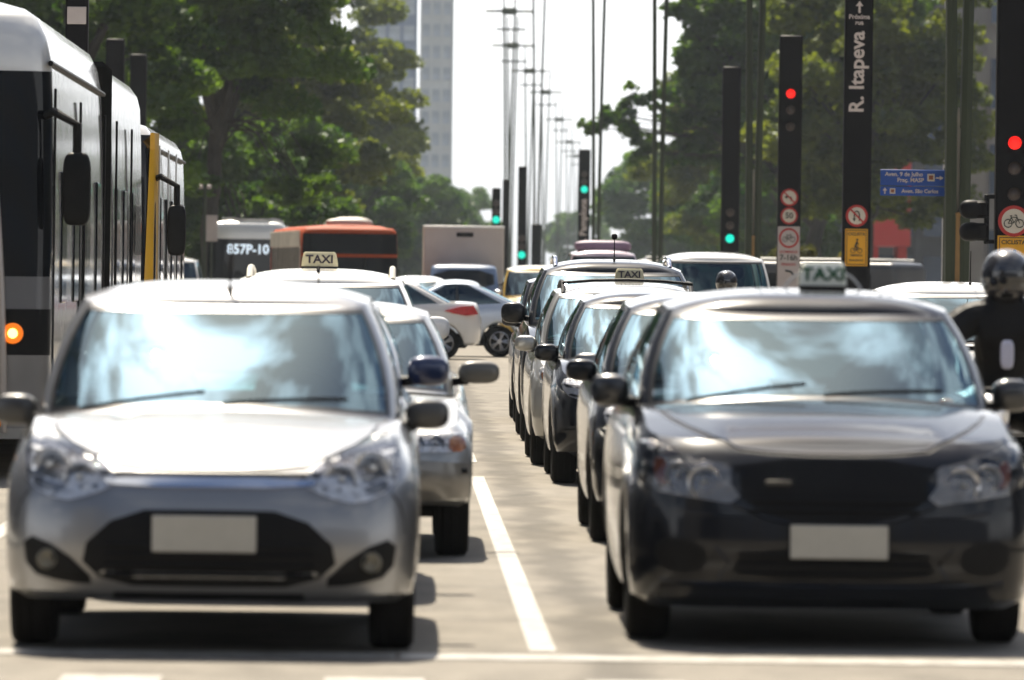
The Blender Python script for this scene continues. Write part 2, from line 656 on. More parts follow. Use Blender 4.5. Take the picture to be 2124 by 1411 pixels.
def make_car(name, label, X, Y, pm, spec=None, rz=0.0, cat='car', group=None, mirror_mat=None, gl=None, seats=True, cabin=None, side_gl=None):
    s = dict(CAR)
    s.update(spec or {})
    gl = gl or GLASS
    side_gl = side_gl or gl
    root = thing(name, (X, Y, 0), rz, label, cat, group)
    L, w = s['L'], s['w']
    yw = (s['yfw'], s['yfw'] + s['wbase'])
    Ra = s['wheel_r'] + .055
    loops, halves = [], []
    for (fz, inF, inS, inR) in s['prof']:
        ww = w - inS
        h2 = outline(ww, inF, L - inR, s['Df'], s['nf'], s['Dr'], s['nr'])
        h3 = []
        for (x, y) in h2:
            zf = s['zb'] + fz * (s['zh'] - s['zb'])
            zm = s['zs'] + fz * (s['zc'] - s['zs'])
            zr = s['zrb'] + fz * (s['zt'] - s['zrb'])
            z = keys(((.05, zf), (s['yc'] + .1, zm), (L - .3, zr)), y)
            if abs(x) > .72 * ww:
                for c in yw:
                    d = abs(y - c)
                    if d < Ra:
                        z = max(z, s['wheel_r'] + math.sqrt(Ra * Ra - d * d) + fz * .12)
            h3.append((x, y, z))
        halves.append(h3)
        loops.append(full(h3))
    mb = MB()
    loft(mb, loops)
    yb0, yb1 = s['yc'] + .22, s['yb'] - .12
    cap(mb, halves[-1], s['hcrown'], w, lambda y: 1 if yb0 < y < yb1 else 0)
    body = mb.build('body', [pm, INTERIOR], root)
    bvh = bvh_of(body)
    # underbody between the wheels
    mb = MB()
    mb.box((0, L / 2, .34), (1.06 * w, L - .5, .26), bev=.05)
    mb.box((0, s['yfw'] + .05, .25), (1.5 * w, .08, .08))
    mb.box((0, yw[1], .27), (1.5 * w, .1, .1))
    mb.build('underbody', BLACK, root)
    # cabin
    T = [0, .035, .075, .25, .45, .65, .82, .925, .965, 1.0]
    base = outline(s['wb_'], s['yc'], s['yb'], s['wsD'], s['wsn'], .25, 3.0, .0)
    roof = outline(s['wr'], s['yrf'], s['yrr'], .26, 2.9, .25, 3.0, .02)
    cl, ch = [], []
    for t in T:
        bl = .035 * 4 * t * (1 - t)
        h3 = []
        for i in range(NH):
            bx_, by_ = base[i]
            rx, ry = roof[i]
            x = lerp(bx_, rx, t) + bl * (bx_ / s['wb_'])
            y = lerp(by_, ry, t)
            if i < NF:
                y -= bl * .5 * math.cos(math.pi / 2 * i / NF)
            zb_ = s['zbelt'] - .035 + .02 * (by_ - s['yc']) + s['hcrown'] * (1 - (bx_ / s['wb_']) ** 2) * (1.0 if by_ < s['yc'] + s['wsD'] else 0)
            zr_ = s['zroof'] + .035 * math.sin(math.pi * min(1, max(0, (ry - s['yrf']) / (s['yrr'] - s['yrf']))))
            h3.append((x, y, lerp(zb_, zr_, t)))
        ch.append(h3)
        cl.append(full(h3))
    iA = int(NF * .80)                 # pillar starts here
    sw0, sw1 = NF + 2, NF + NS - 4     # side glass range
    ib = NF + int(NS * s.get('bpil', .47))
    rear_i = NF + NS + 3

    def sym(k):
        return k if k < NH - 1 else LOOP - 1 - k

    def zone(r, k):
        i = sym(k)
        if r < 1 or r >= 8:
            return 'p'
        inner = 2 <= r <= 6
        if i < iA:
            return 'w' if inner and i < iA - 1 else 't'
        if sw0 <= i < sw1:
            if not inner:
                return 't'
            if ib <= i < ib + 4:
                return 't'
            if i in (sw0, sw1 - 1):
                return 't'
            return 's0' if i < ib else 's1'
        if i >= rear_i:
            return 'r' if inner and i > rear_i else 't'
        return 'p'
    mb = MB()
    loft(mb, cl, lambda r, k: zone(r, k) == 'p', 0)
    loft(mb, cl, lambda r, k: zone(r, k) == 't', 1)
    zc_ = s['crown']
    cap(mb, ch[-1], zc_, s['wr'], nc=20, pw=3.2)
    cab = mb.build('cabin', [cabin or pm, TRIM], root, sharp=28)
    for nm, zn, side, g in (('windshield', 'w', 0, gl), ('rear_window', 'r', 0, side_gl), ('side_window', 's0', 1, side_gl), ('side_window', 's0', -1, side_gl), ('side_window', 's1', 1, side_gl), ('side_window', 's1', -1, side_gl)):
        mb = MB()
        inn = [[(x * .995, y, z - .003) for (x, y, z) in lp] for lp in cl]
        loft(mb, inn, lambda r, k: zone(r, k) == zn and (side == 0 or (k < NH - 1) == (side > 0)))
        mb.build(nm, g, root, sharp=60)
    if seats:
        for sx in (-1, 1):
            mb = MB()
            yS = s['yc'] + 1.25
            mb.sell((sx * .34, yS, .85), (.23, .09, .36), 3)
            mb.sell((sx * .34, yS + .02, s['zroof'] - .19), (.13, .055, .10), 2.6)
            mb.tube([(sx * .34 - .06, yS + .02, 1.05), (sx * .34 - .06, yS + .02, s['zroof'] - .16)], .008, 6)
            mb.tube([(sx * .34 + .06, yS + .02, 1.05), (sx * .34 + .06, yS + .02, s['zroof'] - .16)], .008, 6)
            mb.build('seat', SEAT, root)
        mb = MB()
        mb.sell((0, s['yc'] + .42, s['zbelt'] - .03), (s['wb_'] * .93, .26, .06), 4, 24, 8)
        mb.build('dashboard', INTERIOR, root)
        mb = MB()
        st = [(.34 + .175 * math.cos(a), s['yc'] + .74 - .06 * math.sin(a), s['zbelt'] + .03 + .165 * math.sin(a)) for a in [2 * math.pi * k / 20 for k in range(21)]]
        mb.tube(st, .014, 6, cap=False)
        mb.tube([st[0], st[10]], .012, 6)
        mb.build('steering_wheel', INTERIOR, root)
        mb = MB()
        mb.sell((0, s['yrf'] + .0, s['zroof'] - .07), (.115, .02, .035), 3)
        mb.build('rear_view_mirror', BLACK, root)
    for sx in (-1, 1):
        for y in yw:
            add_wheel(root, sx * (w - .012 - s['tyre_w'] / 2), y, s['wheel_r'], s['tyre_w'])
        # door mirror
        mm = mirror_mat or pm
        my, mz = s['yc'] + s.get('mir_y', .62), s['zbelt'] + s.get('mir_z', .075)
        mb = MB()
        mh = s.get('mir_h', (.095, .055, .066))
        xm = s['wb_'] + s.get('mir_x', .02) + mh[0]
        rot = Matrix.Rotation(sx * R(12), 3, 'Z')
        mb.sell((sx * xm, my, mz), mh, 2.8, 20, 12, 0, rot)
        mb.tube([(sx * (s['wb_'] - .02), my + .03, mz - .055), (sx * (xm - mh[0] * .5), my + .02, mz - .045)], .026, 8, 1)
        mb.build('side_mirror', [mm, BLACK], root)
    # wipers
    for sx, xx in ((-1, -.32), (1, .28)):
        mb = MB()
        pts = []
        for k in range(5):
            x = xx + (k / 4 - .5) * .52
            pts.append((x, s['yc'] - .02 + .05 * (x / .7) ** 2 + .016 * k, s['zbelt'] + s['hcrown'] - .012 - .05 * (x / .74) ** 2 + .012 * k + .012))
        mb.tube(pts, .009, 5)
        mb.build('wiper', BLACK, root)
    root_info = dict(root=root, body=body, bvh=bvh, s=s, cabin=cab)
    return root_info


def lamps(c, poly, pm=None, amber=None, bowls=(), rm=None, am=None):
    """pair of headlamps: reflector housing, bowls and clear cover"""
    for sx in (-1, 1):
        q = poly if sx > 0 else mirror_poly(poly)
        hl = patch('headlight', q, c['bvh'], rm or REFLECT, c['root'], .002, .02, sm=1)
        for (x, z, r) in bowls:
            y = on_front(c['bvh'], sx * x, z, .006)
            mb = MB()
            mb.lathe([(r, 0), (r * .97, -.008), (r * .9, -.004), (r * .6, .018), (r * .25, .026), (.0005, .028)], (0, 0, 0), 'Y', 24)
            o = mb.build('lamp_bowl', CHROME, hl)
            o.location = (sx * x, y, z)
            mb = MB()
            mb.sell((sx * x, y + .004, z), (r * .26, .02, r * .26), 2, 12, 8)
            mb.build('bulb', WHITE, hl)
        if amber:
            qa = amber if sx > 0 else mirror_poly(amber)
            patch('indicator', qa, c['bvh'], am or AMBER, hl, .006, .01, sm=1)
        patch('lens', q, c['bvh'], LENS, hl, .016, .014, sm=1, bulge=.008)


def plate_on(c, x, z, wd=.40, ht=.135):
    y = min(on_front(c['bvh'], x - wd / 2, z), on_front(c['bvh'], x + wd / 2, z), on_front(c['bvh'], x, z)) - .02
    mb = MB()
    mb.box((x, y, z), (wd, .012, ht), bev=.005)
    o = mb.build('licence_plate', PLATE, c['root'])
    mb = MB()
    mb.box((x, y + .008, z), (wd + .016, .012, ht + .016), bev=.004)
    mb.build('plate_holder', BLACK, o)


def mask_panel(c, name, poly, m, off=.004, sm=1, both=False, **k):
    r = []
    for q in ([poly, mirror_poly(poly)] if both else [poly]):
        r.append(patch(name, q, c['bvh'], m, c['root'], off, .03, sm=sm, **k))
    return r


def slats(c, parent, x0, x1, zs, m, off=.01, th=.012):
    for z in zs:
        pts = []
        for k in range(11):
            x = lerp(x0, x1, k / 10)
            pts.append((x, on_front(c['bvh'], x, z, off), z))
        MB().tube(pts, th, 6).build('slat', m, parent)


def taxi_sign(c, x, y, body_m, text_m, wd=.30, ht=.13, dep=.10, rot=0.0):
    """lit-sign box on the roof of a cab, not lit"""
    s = c['s']
    z0 = bvh_of(c['cabin']).ray_cast(Vector((x, y, 5)), Vector((0, 0, -1)))[0].z
    mb = MB()
    vv = []
    for (fx, fy, fz) in ((1, 1, 0), (.99, .98, .25), (.95, .9, .6), (.88, .75, .9), (.80, .6, 1.0)):
        hx, hy = wd / 2 * fx, dep / 2 * fy
        k = .018
        vv.append([(-hx + k, -hy, fz * ht), (hx - k, -hy, fz * ht), (hx, -hy + k, fz * ht), (hx, hy - k, fz * ht), (hx - k, hy, fz * ht), (-hx + k, hy, fz * ht), (-hx, hy - k, fz * ht), (-hx, -hy + k, fz * ht)])
    loft(mb, vv)
    mb.add(vv[-1], [tuple(range(8))])
    o = mb.build('taxi_sign', body_m, c['root'], sharp=60)
    o.location = (x, y, z0 + .015)
    mb = MB()
    mb.box((0, 0, -.008), (wd * .96, dep * .9, .022), bev=.006)
    mb.build('sign_base', BLACK, o)
    text('lettering', 'TAXI', ht * .78, (0, -dep / 2 * .93 - .004, ht * .47), text_m, o, (R(82), 0, 0), .002, 1.1)
    return o


def antenna(c, x, y, h=.28, lean=.5, ball=None):
    z0 = bvh_of(c['cabin']).ray_cast(Vector((x, y, 5)), Vector((0, 0, -1)))[0].z
    mb = MB()
    mb.sell((x, y, z0 + .012), (.014, .03, .016), 2.2, 10, 6)
    mb.tube([(x, y, z0 + .01), (x, y + h * lean, z0 + h)], [.007, .004], 6)
    if ball:
        mb.sell((x, y + h * lean, z0 + h - .01), (ball, ball, ball), 2.2, 10, 8)
    mb.build('antenna', BLACK, c['root'])


def roof_rails(c, x, y0, y1, m, r=.016, h=.05):
    b = bvh_of(c['cabin'])
    for sx in (-1, 1):
        pts = []
        for k in range(9):
            y = lerp(y0, y1, k / 8)
            hit = b.ray_cast(Vector((sx * x, y, 5)), Vector((0, 0, -1)))
            z = hit[0].z if hit[0] is not None else c['s']['zroof']
            pts.append((sx * x, y, z + (h if 0 < k < 8 else -.01)))
        MB().tube(pts, r, 8).build('roof_rail', m, c['root'])


# ------------------------------------------------------------------ the ground
def bend(Y):
    """the avenue runs straight, then bends to the right"""
    return 0.0 if Y < 430 else (Y - 430) ** 2 * 8e-5


def ground_mats():
    m, t, b = new_mat('asphalt')
    c = t.nodes.new('ShaderNodeTexCoord')
    N = t.nodes.new

    def noise(sc, det, map_=(1, 1, 1), rough=.5):
        mpn = N('ShaderNodeMapping')
        mpn.inputs['Scale'].default_value = map_
        t.links.new(c.outputs['Object'], mpn.inputs['Vector'])
        n = N('ShaderNodeTexNoise')
        n.inputs['Scale'].default_value = sc
        n.inputs['Detail'].default_value = det
        n.inputs['Roughness'].default_value = rough
        t.links.new(mpn.outputs[0], n.inputs['Vector'])
        return n

    def rng(n, a, b_, lo, hi):
        r = N('ShaderNodeMapRange')
        r.inputs['From Min'].default_value = a
        r.inputs['From Max'].default_value = b_
        r.inputs['To Min'].default_value = lo
        r.inputs['To Max'].default_value = hi
        t.links.new(n, r.inputs['Value'])
        return r.outputs['Result']
    large = rng(noise(.35, 5).outputs['Fac'], .3, .7, .88, 1.10)
    fine = rng(noise(60, 3, rough=.7).outputs['Fac'], .25, .75, .82, 1.18)
    mid = rng(noise(3.2, 6, (1, .35, 1)).outputs['Fac'], .3, .7, .84, 1.14)
    # stain band left by tyres and oil along the right lane, ragged edges
    sep = N('ShaderNodeSeparateXYZ')
    t.links.new(c.outputs['Object'], sep.inputs[0])
    wob = N('ShaderNodeMath')
    wob.operation = 'MULTIPLY_ADD'
    t.links.new(noise(1.1, 6, (1, .5, 1), .65).outputs['Fac'], wob.inputs[0])
    wob.inputs[1].default_value = .75
    t.links.new(sep.outputs['X'], wob.inputs[2])
    d = N('ShaderNodeMath')
    d.operation = 'SUBTRACT'
    t.links.new(wob.outputs[0], d.inputs[0])
    d.inputs[1].default_value = 1.24
    ab = N('ShaderNodeMath')
    ab.operation = 'ABSOLUTE'
    t.links.new(d.outputs[0], ab.inputs[0])
    stain = rng(ab.outputs[0], .06, .19, .60, 1.0)
    mul = None
    blot = rng(noise(1.3, 9, (1, .6, 1), .68).outputs['Fac'], .52, .66, 1.0, .78)
    for s_ in (large, fine, mid, stain, blot):
        if mul is None:
            mul = s_
        else:
            q = N('ShaderNodeMath')
            q.operation = 'MULTIPLY'
            t.links.new(mul, q.inputs[0])
            t.links.new(s_, q.inputs[1])
            mul = q.outputs[0]
    mc = N('ShaderNodeMixRGB')
    mc.blend_type = 'MULTIPLY'
    mc.inputs['Fac'].default_value = 1
    mc.inputs['Color1'].default_value = (.215, .195, .163, 1)
    t.links.new(mul, mc.inputs['Color2'])
    t.links.new(mc.outputs[0], b.inputs['Base Color'])
    b.inputs['Roughness'].default_value = .85
    b.inputs['Specular IOR Level'].default_value = .3
    bp = N('ShaderNodeBump')
    bp.inputs['Strength'].default_value = .5
    bp.inputs['Distance'].default_value = .01
    t.links.new(noise(90, 3, rough=.7).outputs['Fac'], bp.inputs['Height'])
    t.links.new(bp.outputs[0], b.inputs['Normal'])
    return m


ASPHALT = ground_mats()
PAVE = mat('pavement_concrete', (.34, .33, .30), .85, var=.15, vscale=.8, bump=.2)
KERB = mat('kerb_stone', (.40, .39, .36), .8, var=.15, vscale=2)
SOIL = mat('far_ground', (.16, .15, .12), .9, var=.2, vscale=.05)
mline, _t, _b = new_mat('road_paint')
_b.inputs['Roughness'].default_value = .6
_c = _t.nodes.new('ShaderNodeTexCoord')
_n = _t.nodes.new('ShaderNodeTexNoise')
_n.inputs['Scale'].default_value = 7
_n.inputs['Detail'].default_value = 9
_n.inputs['Roughness'].default_value = .7
_r = _t.nodes.new('ShaderNodeValToRGB')
_r.color_ramp.elements[0].position = .40
_r.color_ramp.elements[0].color = (.24, .22, .19, 1)
_r.color_ramp.elements[1].position = .55
_r.color_ramp.elements[1].color = (.42, .40, .36, 1)
_t.links.new(_c.outputs['Object'], _n.inputs['Vector'])
_t.links.new(_n.outputs['Fac'], _r.inputs['Fac'])
_t.links.new(_r.outputs[0], _b.inputs['Base Color'])

mb = MB()
mb.add([(-1500, -250, -.16), (1500, -250, -.16), (1500, 2900, -.16), (-1500, 2900, -.16)], [(0, 1, 2, 3)])
tag(mb.build('ground', SOIL, smooth=False), kind='structure')


def strip(name, x0, x1, y0, y1, z, m, step=20, kerb=False):
    mb = MB()
    n = max(1, int((y1 - y0) / step))
    vv = []
    for i in range(n + 1):
        y = lerp(y0, y1, i / n)
        b = bend(y)
        vv += [(x0 + b, y, z), (x1 + b, y, z)]
    mb.add(vv, [(2 * i, 2 * i + 1, 2 * i + 3, 2 * i + 2) for i in range(n)])
    if kerb:
        vv2 = [(x, y, -.155) for x, y, _ in vv]
        k = len(vv)
        ff = []
        for i in range(n):
            ff.append((2 * i, 2 * i + 2, k + 2 * i + 2, k + 2 * i))
            ff.append((2 * i + 1, k + 2 * i + 1, k + 2 * i + 3, 2 * i + 3))
        ff.append((0, k, k + 1, 1))
        ff.append((2 * n, 2 * n + 1, k + 2 * n + 1, k + 2 * n))
        mb.add(vv + vv2, ff)
    return tag(mb.build(name, m, smooth=False), kind='structure')


strip('road', -5.6, 6.4, 27.0, 1250, 0, ASPHALT)
strip('crossing_road', -200, 200, -73, 26.995, 0, ASPHALT, 100)
strip('opposite_road', 9.0, 18.0, 27.0, 1250, 0, ASPHALT)
mb = MB()
for (x0, x1) in ((-160, -5.605), (6.405, 8.995), (18.005, 160)):
    mb.add([(x0, 112, 0), (x1, 112, 0), (x1, 136, 0), (x0, 136, 0)], [(0, 1, 2, 3)])
tag(mb.build('side_road', ASPHALT, smooth=False), kind='structure')
strip('sidewalk_left', -15, -5.62, 30, 111.9, .15, PAVE, kerb=True)
strip('sidewalk_left', -15, -5.62, 136.1, 1250, .15, PAVE, kerb=True)
strip('median', 6.42, 8.98, 34, 111.9, .14, PAVE, kerb=True)
strip('median', 6.42, 8.98, 136.1, 1250, .14, PAVE, kerb=True)
strip('sidewalk_right', 18.02, 28, 30, 111.9, .15, PAVE, kerb=True)
strip('sidewalk_right', 18.02, 28, 136.1, 1250, .15, PAVE, kerb=True)


def marking(name, x0, x1, y0, y1):
    mb = MB()
    n = max(1, int((y1 - y0) / 4))
    vv = []
    for i in range(n + 1):
        y = lerp(y0, y1, i / n)
        vv += [(x0 + bend(y), y, .004), (x1 + bend(y), y, .004)]
    mb.add(vv, [(2 * i, 2 * i + 1, 2 * i + 3, 2 * i + 2) for i in range(n)])
    return tag(mb.build(name, mline, smooth=False), kind='structure')


marking('lane_line', .555, .665, 27.85, 52)
for k in range(14):
    marking('lane_line', .56, .66, 56 + k * 8, 59 + k * 8) if not 104 < 56 + k * 8 < 138 else None
marking('bus_lane_line', -2.40, -2.28, 27.85, 108)
for k in range(10):
    marking('lane_line', 3.45, 3.55, 29 + k * 8, 32 + k * 8)
marking('stop_line', .02, 6.3, 27.2, 27.56)
marking('stop_line', -5.4, .0, 27.2, 27.56)
for k in range(-4, 9):
    x = (250 - 830) / 538 + 1.0 * k
    marking('crosswalk_bar', x - .19, x + .19, 23.0, 25.85)
# transverse joints of the pavement slabs, sealed with tar
TAR = mat('tar_joint', (.10, .095, .085), .7, var=.2, vscale=5)
for y in (30.3, 33.6, 37.2, 41.0, 46.5, 53.0):
    mb = MB()
    vv = []
    for i in range(31):
        x = lerp(-5.5, 6.3, i / 30)
        j = .03 * math.sin(x * 3 + y) + rnd.uniform(-.012, .012)
        vv += [(x, y + j - .010, .0045), (x, y + j + .012, .0045)]
    mb.add(vv, [(2 * i, 2 * i + 2, 2 * i + 3, 2 * i + 1) for i in range(30)])
    tag(mb.build('road_joint', TAR, smooth=False), kind='structure')

#@@CARS

# ------------------------------------------------------------------ cars of the left lane
car1 = make_car('hatchback', 'silver hatchback at the front of the left lane, whole front in view', -.756, 27.2, SILVER,
                dict(w=.845, L=3.95, nf=3.5, Df=.56, mir_z=.0, mir_y=.52, zh=.785, zc=.935, wb_=.765, wr=.615, zbelt=.955, zroof=1.41, crown=.07), mirror_mat=mat('dark_mirror', (.035, .034, .032), .4, coat=.5, var=.1))
c = car1
mask_panel(c, 'grille_bar', [(-.44, .722), (.44, .722), (.41, .682), (-.41, .682)], CHROME, .008, 1)
mask_panel(c, 'hood_gap', [(-.44, .745), (.44, .745), (.44, .722), (-.44, .722)], TRIM, .004, 0)
it = mask_panel(c, 'air_intake', [(-.35, .588), (0, .592), (.35, .588), (.545, .41), (.41, .283), (0, .278), (-.41, .283), (-.545, .41)], BLACK, .004, 1)[0]  # black panel laid on the shell, its colour stands in for the opening's shade
slats(c, it, -.42, .42, (.33, .37, .41, .45), BLACK, .012, .008)
mask_panel(c, 'fog_lamp_recess', [(.76, .49), (.60, .43), (.44, .285), (.58, .29), (.74, .33)], BLACK, .004, 1, both=True)  # black panels on the surface, dark in place of a shaded recess
for sx in (-1, 1):
    x, z = sx * .655, .385
    y = on_front(c['bvh'], x, z, .02)
    mb = MB()
    mb.lathe([(.042, .02), (.042, 0), (.036, -.004), (.034, .004), (.0005, .008)], (0, 0, 0), 'Y', 20)
    o = mb.build('fog_lamp', mat('dim_lamp', (.16, .15, .12), .3, .4, var=.3, vscale=30), c['root'])
    o.location = (x, y, z)
lamps(c, [(.365, .70), (.44, .79), (.60, .875), (.755, .915), (.775, .80), (.74, .68), (.60, .618), (.48, .645)], bowls=((.53, .715, .066), (.655, .76, .075)))
plate_on(c, -.02, .495, .42, .148)
lip = [(-.73, .255), (.73, .255), (.74, .225), (-.74, .225)]
mask_panel(c, 'bumper_lip', lip, BLACK, .006, 0)
def grow(poly, d):
    cx_ = sum(p[0] for p in poly) / len(poly)
    cy_ = sum(p[1] for p in poly) / len(poly)
    return [(x + d * (1 if x > cx_ else -1) * min(1, abs(x - cx_) * 4), y + d * (1 if y > cy_ else -1)) for x, y in poly]


def hood_gap(c, poly):
    patch('hood_gap', grow(poly, .012), c['bvh'], TRIM, c['root'], .002, .01, 'Z', 3, 1)


def seam(c, pts, axis='Y', r=.004):
    for sx in (-1, 1):
        q = [(sx * x, on_front(c['bvh'], sx * x, z, .001), z) for x, z in pts]
        MB().tube(q, r, 5).build('panel_seam', TRIM, c['root'])


HOOD1 = [(-.44, .175), (-.2, .115), (.2, .115), (.44, .175), (.62, .58), (.68, 1.02), (.42, 1.07), (.0, 1.10), (-.42, 1.07), (-.68, 1.02), (-.62, .58)]
hood_gap(c, HOOD1)
seam(c, [(.735, .66), (.765, .62), (.785, .56), (.79, .50)])
patch('hood', [(-.44, .175), (-.2, .115), (.2, .115), (.44, .175), (.62, .58), (.68, 1.02), (.42, 1.07), (.0, 1.10), (-.42, 1.07), (-.68, 1.02), (-.62, .58)], c['bvh'], SILVER, c['root'], .007, .012, 'Z', 3, 1)
antenna(c, .02, 2.06, .20, .4)
mb = MB()
mb.box((-.02, 1.42, .985), (.30, .12, .012), bev=.004)
mb.build('dashboard_papers', WHITE, c['root'])

blue = make_car('hatchback', 'navy blue car hidden behind the front silver hatchback, only its mirrors showing', -.70, 31.75, BLUEP,
                dict(w=.80, L=3.75, wb_=.72, zbelt=1.0, mir_z=.075, mir_y=.5, zh=.78, zc=.95, zroof=1.36, crown=.06, mir_h=(.105, .06, .075)))
lamps(blue, [(.40, .66), (.50, .76), (.72, .80), (.74, .70), (.60, .63)], bowls=((.56, .70, .06),))
plate_on(blue, 0, .48)

sed = make_car('sedan', 'old silver sedan with boxy bumper, second behind the silver hatchback', -.42, 36.6, SILVER3,
               dict(w=.83, L=4.1, wb_=.735, wr=.575, zbelt=.90, zroof=1.30, crown=.06, zh=.70, zc=.86, yc=1.25, yrf=2.1, yrr=3.3, yb=3.75, nf=4.2, Df=.42, mir_z=.10, mir_y=.55,
                    mir_h=(.12, .055, .065), zb=.30), mirror_mat=mat('brown_mirror', (.10, .095, .085), .4, .3, .4, var=.1))
c = sed
bp_ = mask_panel(c, 'bumper', [(-.82, .555), (.82, .555), (.83, .44), (.80, .31), (-.80, .31), (-.83, .44)], mat('bumper_grey', (.20, .19, .17), .28, .3, .6, var=.1), .05, 1)
mask_panel(c, 'bumper_strip', [(-.80, .50), (.80, .50), (.80, .475), (-.80, .475)], BLACK, .055, 0)
lamps(c, [(.42, .585), (.42, .685), (.70, .695), (.80, .685), (.80, .59)], amber=[(.70, .59), (.70, .68), (.79, .67), (.79, .595)], bowls=((.52, .635, .045), (.63, .635, .045)))
gr = mask_panel(c, 'grille', [(-.38, .67), (.38, .67), (.36, .58), (-.36, .58)], BLACK, .004, 0)[0]
slats(c, gr, -.36, .36, (.60, .625, .65), BLACKP2, .01, .006)
plate_on(c, 0, .42)
antenna(c, -.05, 2.3, .22, .4)

tax = make_car('taxi_minivan', 'white taxi minivan with roof rails and cream TAXI sign, left lane', -.62, 50.7, WHITEP,
               dict(L=4.2, w=.86, wb_=.77, wr=.63, zbelt=1.05, zroof=1.475, crown=.08, zh=.88, zc=1.01, zt=1.1, yc=1.05, yrf=1.95, yrr=3.75, yb=4.12, mir_z=.09, wheel_r=.32, mir_h=(.11, .06, .09)))
c = tax
lamps(c, [(.46, .70), (.50, .82), (.70, .93), (.78, .92), (.76, .76), (.62, .69)], bowls=((.58, .76, .06),))
plate_on(c, 0, .5)
mask_panel(c, 'grille', [(-.40, .80), (.40, .80), (.36, .68), (-.36, .68)], BLACK, .004, 1)
CREAM = mat('sign_cream', (.62, .56, .36), .4, var=.05)
INK = mat('sign_ink', (.03, .02, .035), .5)
roof_rails(c, .56, 2.2, 3.7, mat('rail_beige', (.55, .52, .44), .4, .3), .026, .055)
taxi_sign(c, -.02, 2.95, CREAM, INK, .29, .115, .11)
antenna(c, -.02, 2.12, .035, .1, .014)

# ------------------------------------------------------------------ cars of the right lane
carA = make_car('taxi_sedan', 'black taxi sedan at the front of the right lane, whole front in view', 1.83, 28.2, BLACKP,
                dict(w=.855, L=4.25, wb_=.775, wr=.625, zbelt=1.0, zroof=1.40, crown=.075, zh=.86, zc=.99, zb=.17, zs=.17, yc=1.12, yrf=1.87, yrr=3.3, yb=3.95, hcrown=.05, yfw=.85, wbase=2.53, nf=3.7, Df=.52, mir_h=(.088, .055, .072), mir_z=.05, mir_x=.03), mirror_mat=BLACKP2)
c = carA
up = mask_panel(c, 'grille', [(-.42, .80), (.42, .80), (.44, .66), (.22, .535), (-.22, .535), (-.44, .66)], BLACK, .004, 1)[0]
slats(c, up, -.36, .36, (.585, .625), BLACK, .012, .008)
mb = MB()
mb.box((-.235, on_front(c['bvh'], -.235, .70, .03), .70), (.11, .008, .022), bev=.003)
mb.build('badge', mat('dull_badge', (.06, .055, .045), .5, .3), up)
low = mask_panel(c, 'air_intake', [(-.36, .43), (.36, .43), (.46, .295), (-.46, .295)], BLACK, .004, 1)[0]  # lower opening is a black panel, its depth only darkness in the colour
slats(c, low, -.40, .40, (.32, .36, .40), BLACK, .012, .007)
def crease(c, pts, m, r=.006):
    for sx in (-1, 1):
        MB().tube([(sx * x, on_front(c['bvh'], sx * x, z, .001), z) for x, z in pts], r, 6).build('bumper_crease', m, c['root'])


crease(c, [(.42, .605), (.34, .575), (.26, .545), (.18, .53)], BLACKP, .009)
crease(c, [(.76, .60), (.62, .575), (.48, .56), (.38, .555)], BLACKP, .007)
crease(c, [(.72, .285), (.55, .272), (.30, .266), (.02, .264)], BLACKP, .010)
crease(c, [(.50, .43), (.44, .36), (.48, .30)], BLACKP, .007)
mask_panel(c, 'fog_lamp_recess', [(.74, .47), (.55, .45), (.52, .34), (.66, .31), (.75, .36)], BLACK, .003, 1, both=True)  # no hollow here: black colour stands in for the shaded recess
mask_panel(c, 'bumper_lip', [(-.72, .265), (.72, .265), (.76, .235), (.70, .215), (-.70, .215), (-.76, .235)], BLACKP, .02, 1)
lamps(c, [(.40, .765), (.60, .80), (.81, .89), (.835, .78), (.79, .665), (.58, .63), (.385, .605)], amber=[(.69, .68), (.70, .79), (.755, .80), (.745, .69)], bowls=((.545, .70, .072), (.655, .73, .055)), am=mat('amber_brown', (.22, .05, .012), .25, coat=.5), rm=mat('smoked_reflector', (.30, .28, .26), .25, .8, var=.3, vscale=14, bump=1.0, bscale=16))
plate_on(c, .02, .455, .41, .142)
hood_gap(c, [(-.46, .17), (-.2, .115), (.2, .115), (.46, .17), (.63, .58), (.715, 1.0), (.42, 1.05), (.0, 1.08), (-.42, 1.05), (-.715, 1.0), (-.63, .58)])
seam(c, [(.76, .66), (.80, .60), (.805, .52)])
patch('hood', [(-.46, .17), (-.2, .115), (.2, .115), (.46, .17), (.63, .58), (.715, 1.0), (.42, 1.05), (.0, 1.08), (-.42, 1.05), (-.715, 1.0), (-.63, .58)], c['bvh'], BLACKP, c['root'], .007, .012, 'Z', 3, 1)
SIGNW = mat('sign_white', (.84, .85, .74), .4, var=.05)
GREENINK = mat('sign_green', (.0, .085, .03), .6, spec=.1)
ts = taxi_sign(c, .09, 2.45, SIGNW, GREENINK, .215, .105, .10)
for sx in (-1, 1):
    mb = MB()
    pts = [(sx * (.09 + .085 * t), 0, .055 - .07 * t * t + (.0 if t else -.02)) for t in [k / 6 for k in range(7)]]
    mb.tube(pts, .006, 6)
    mb.build('sign_strap', WHITE, ts)

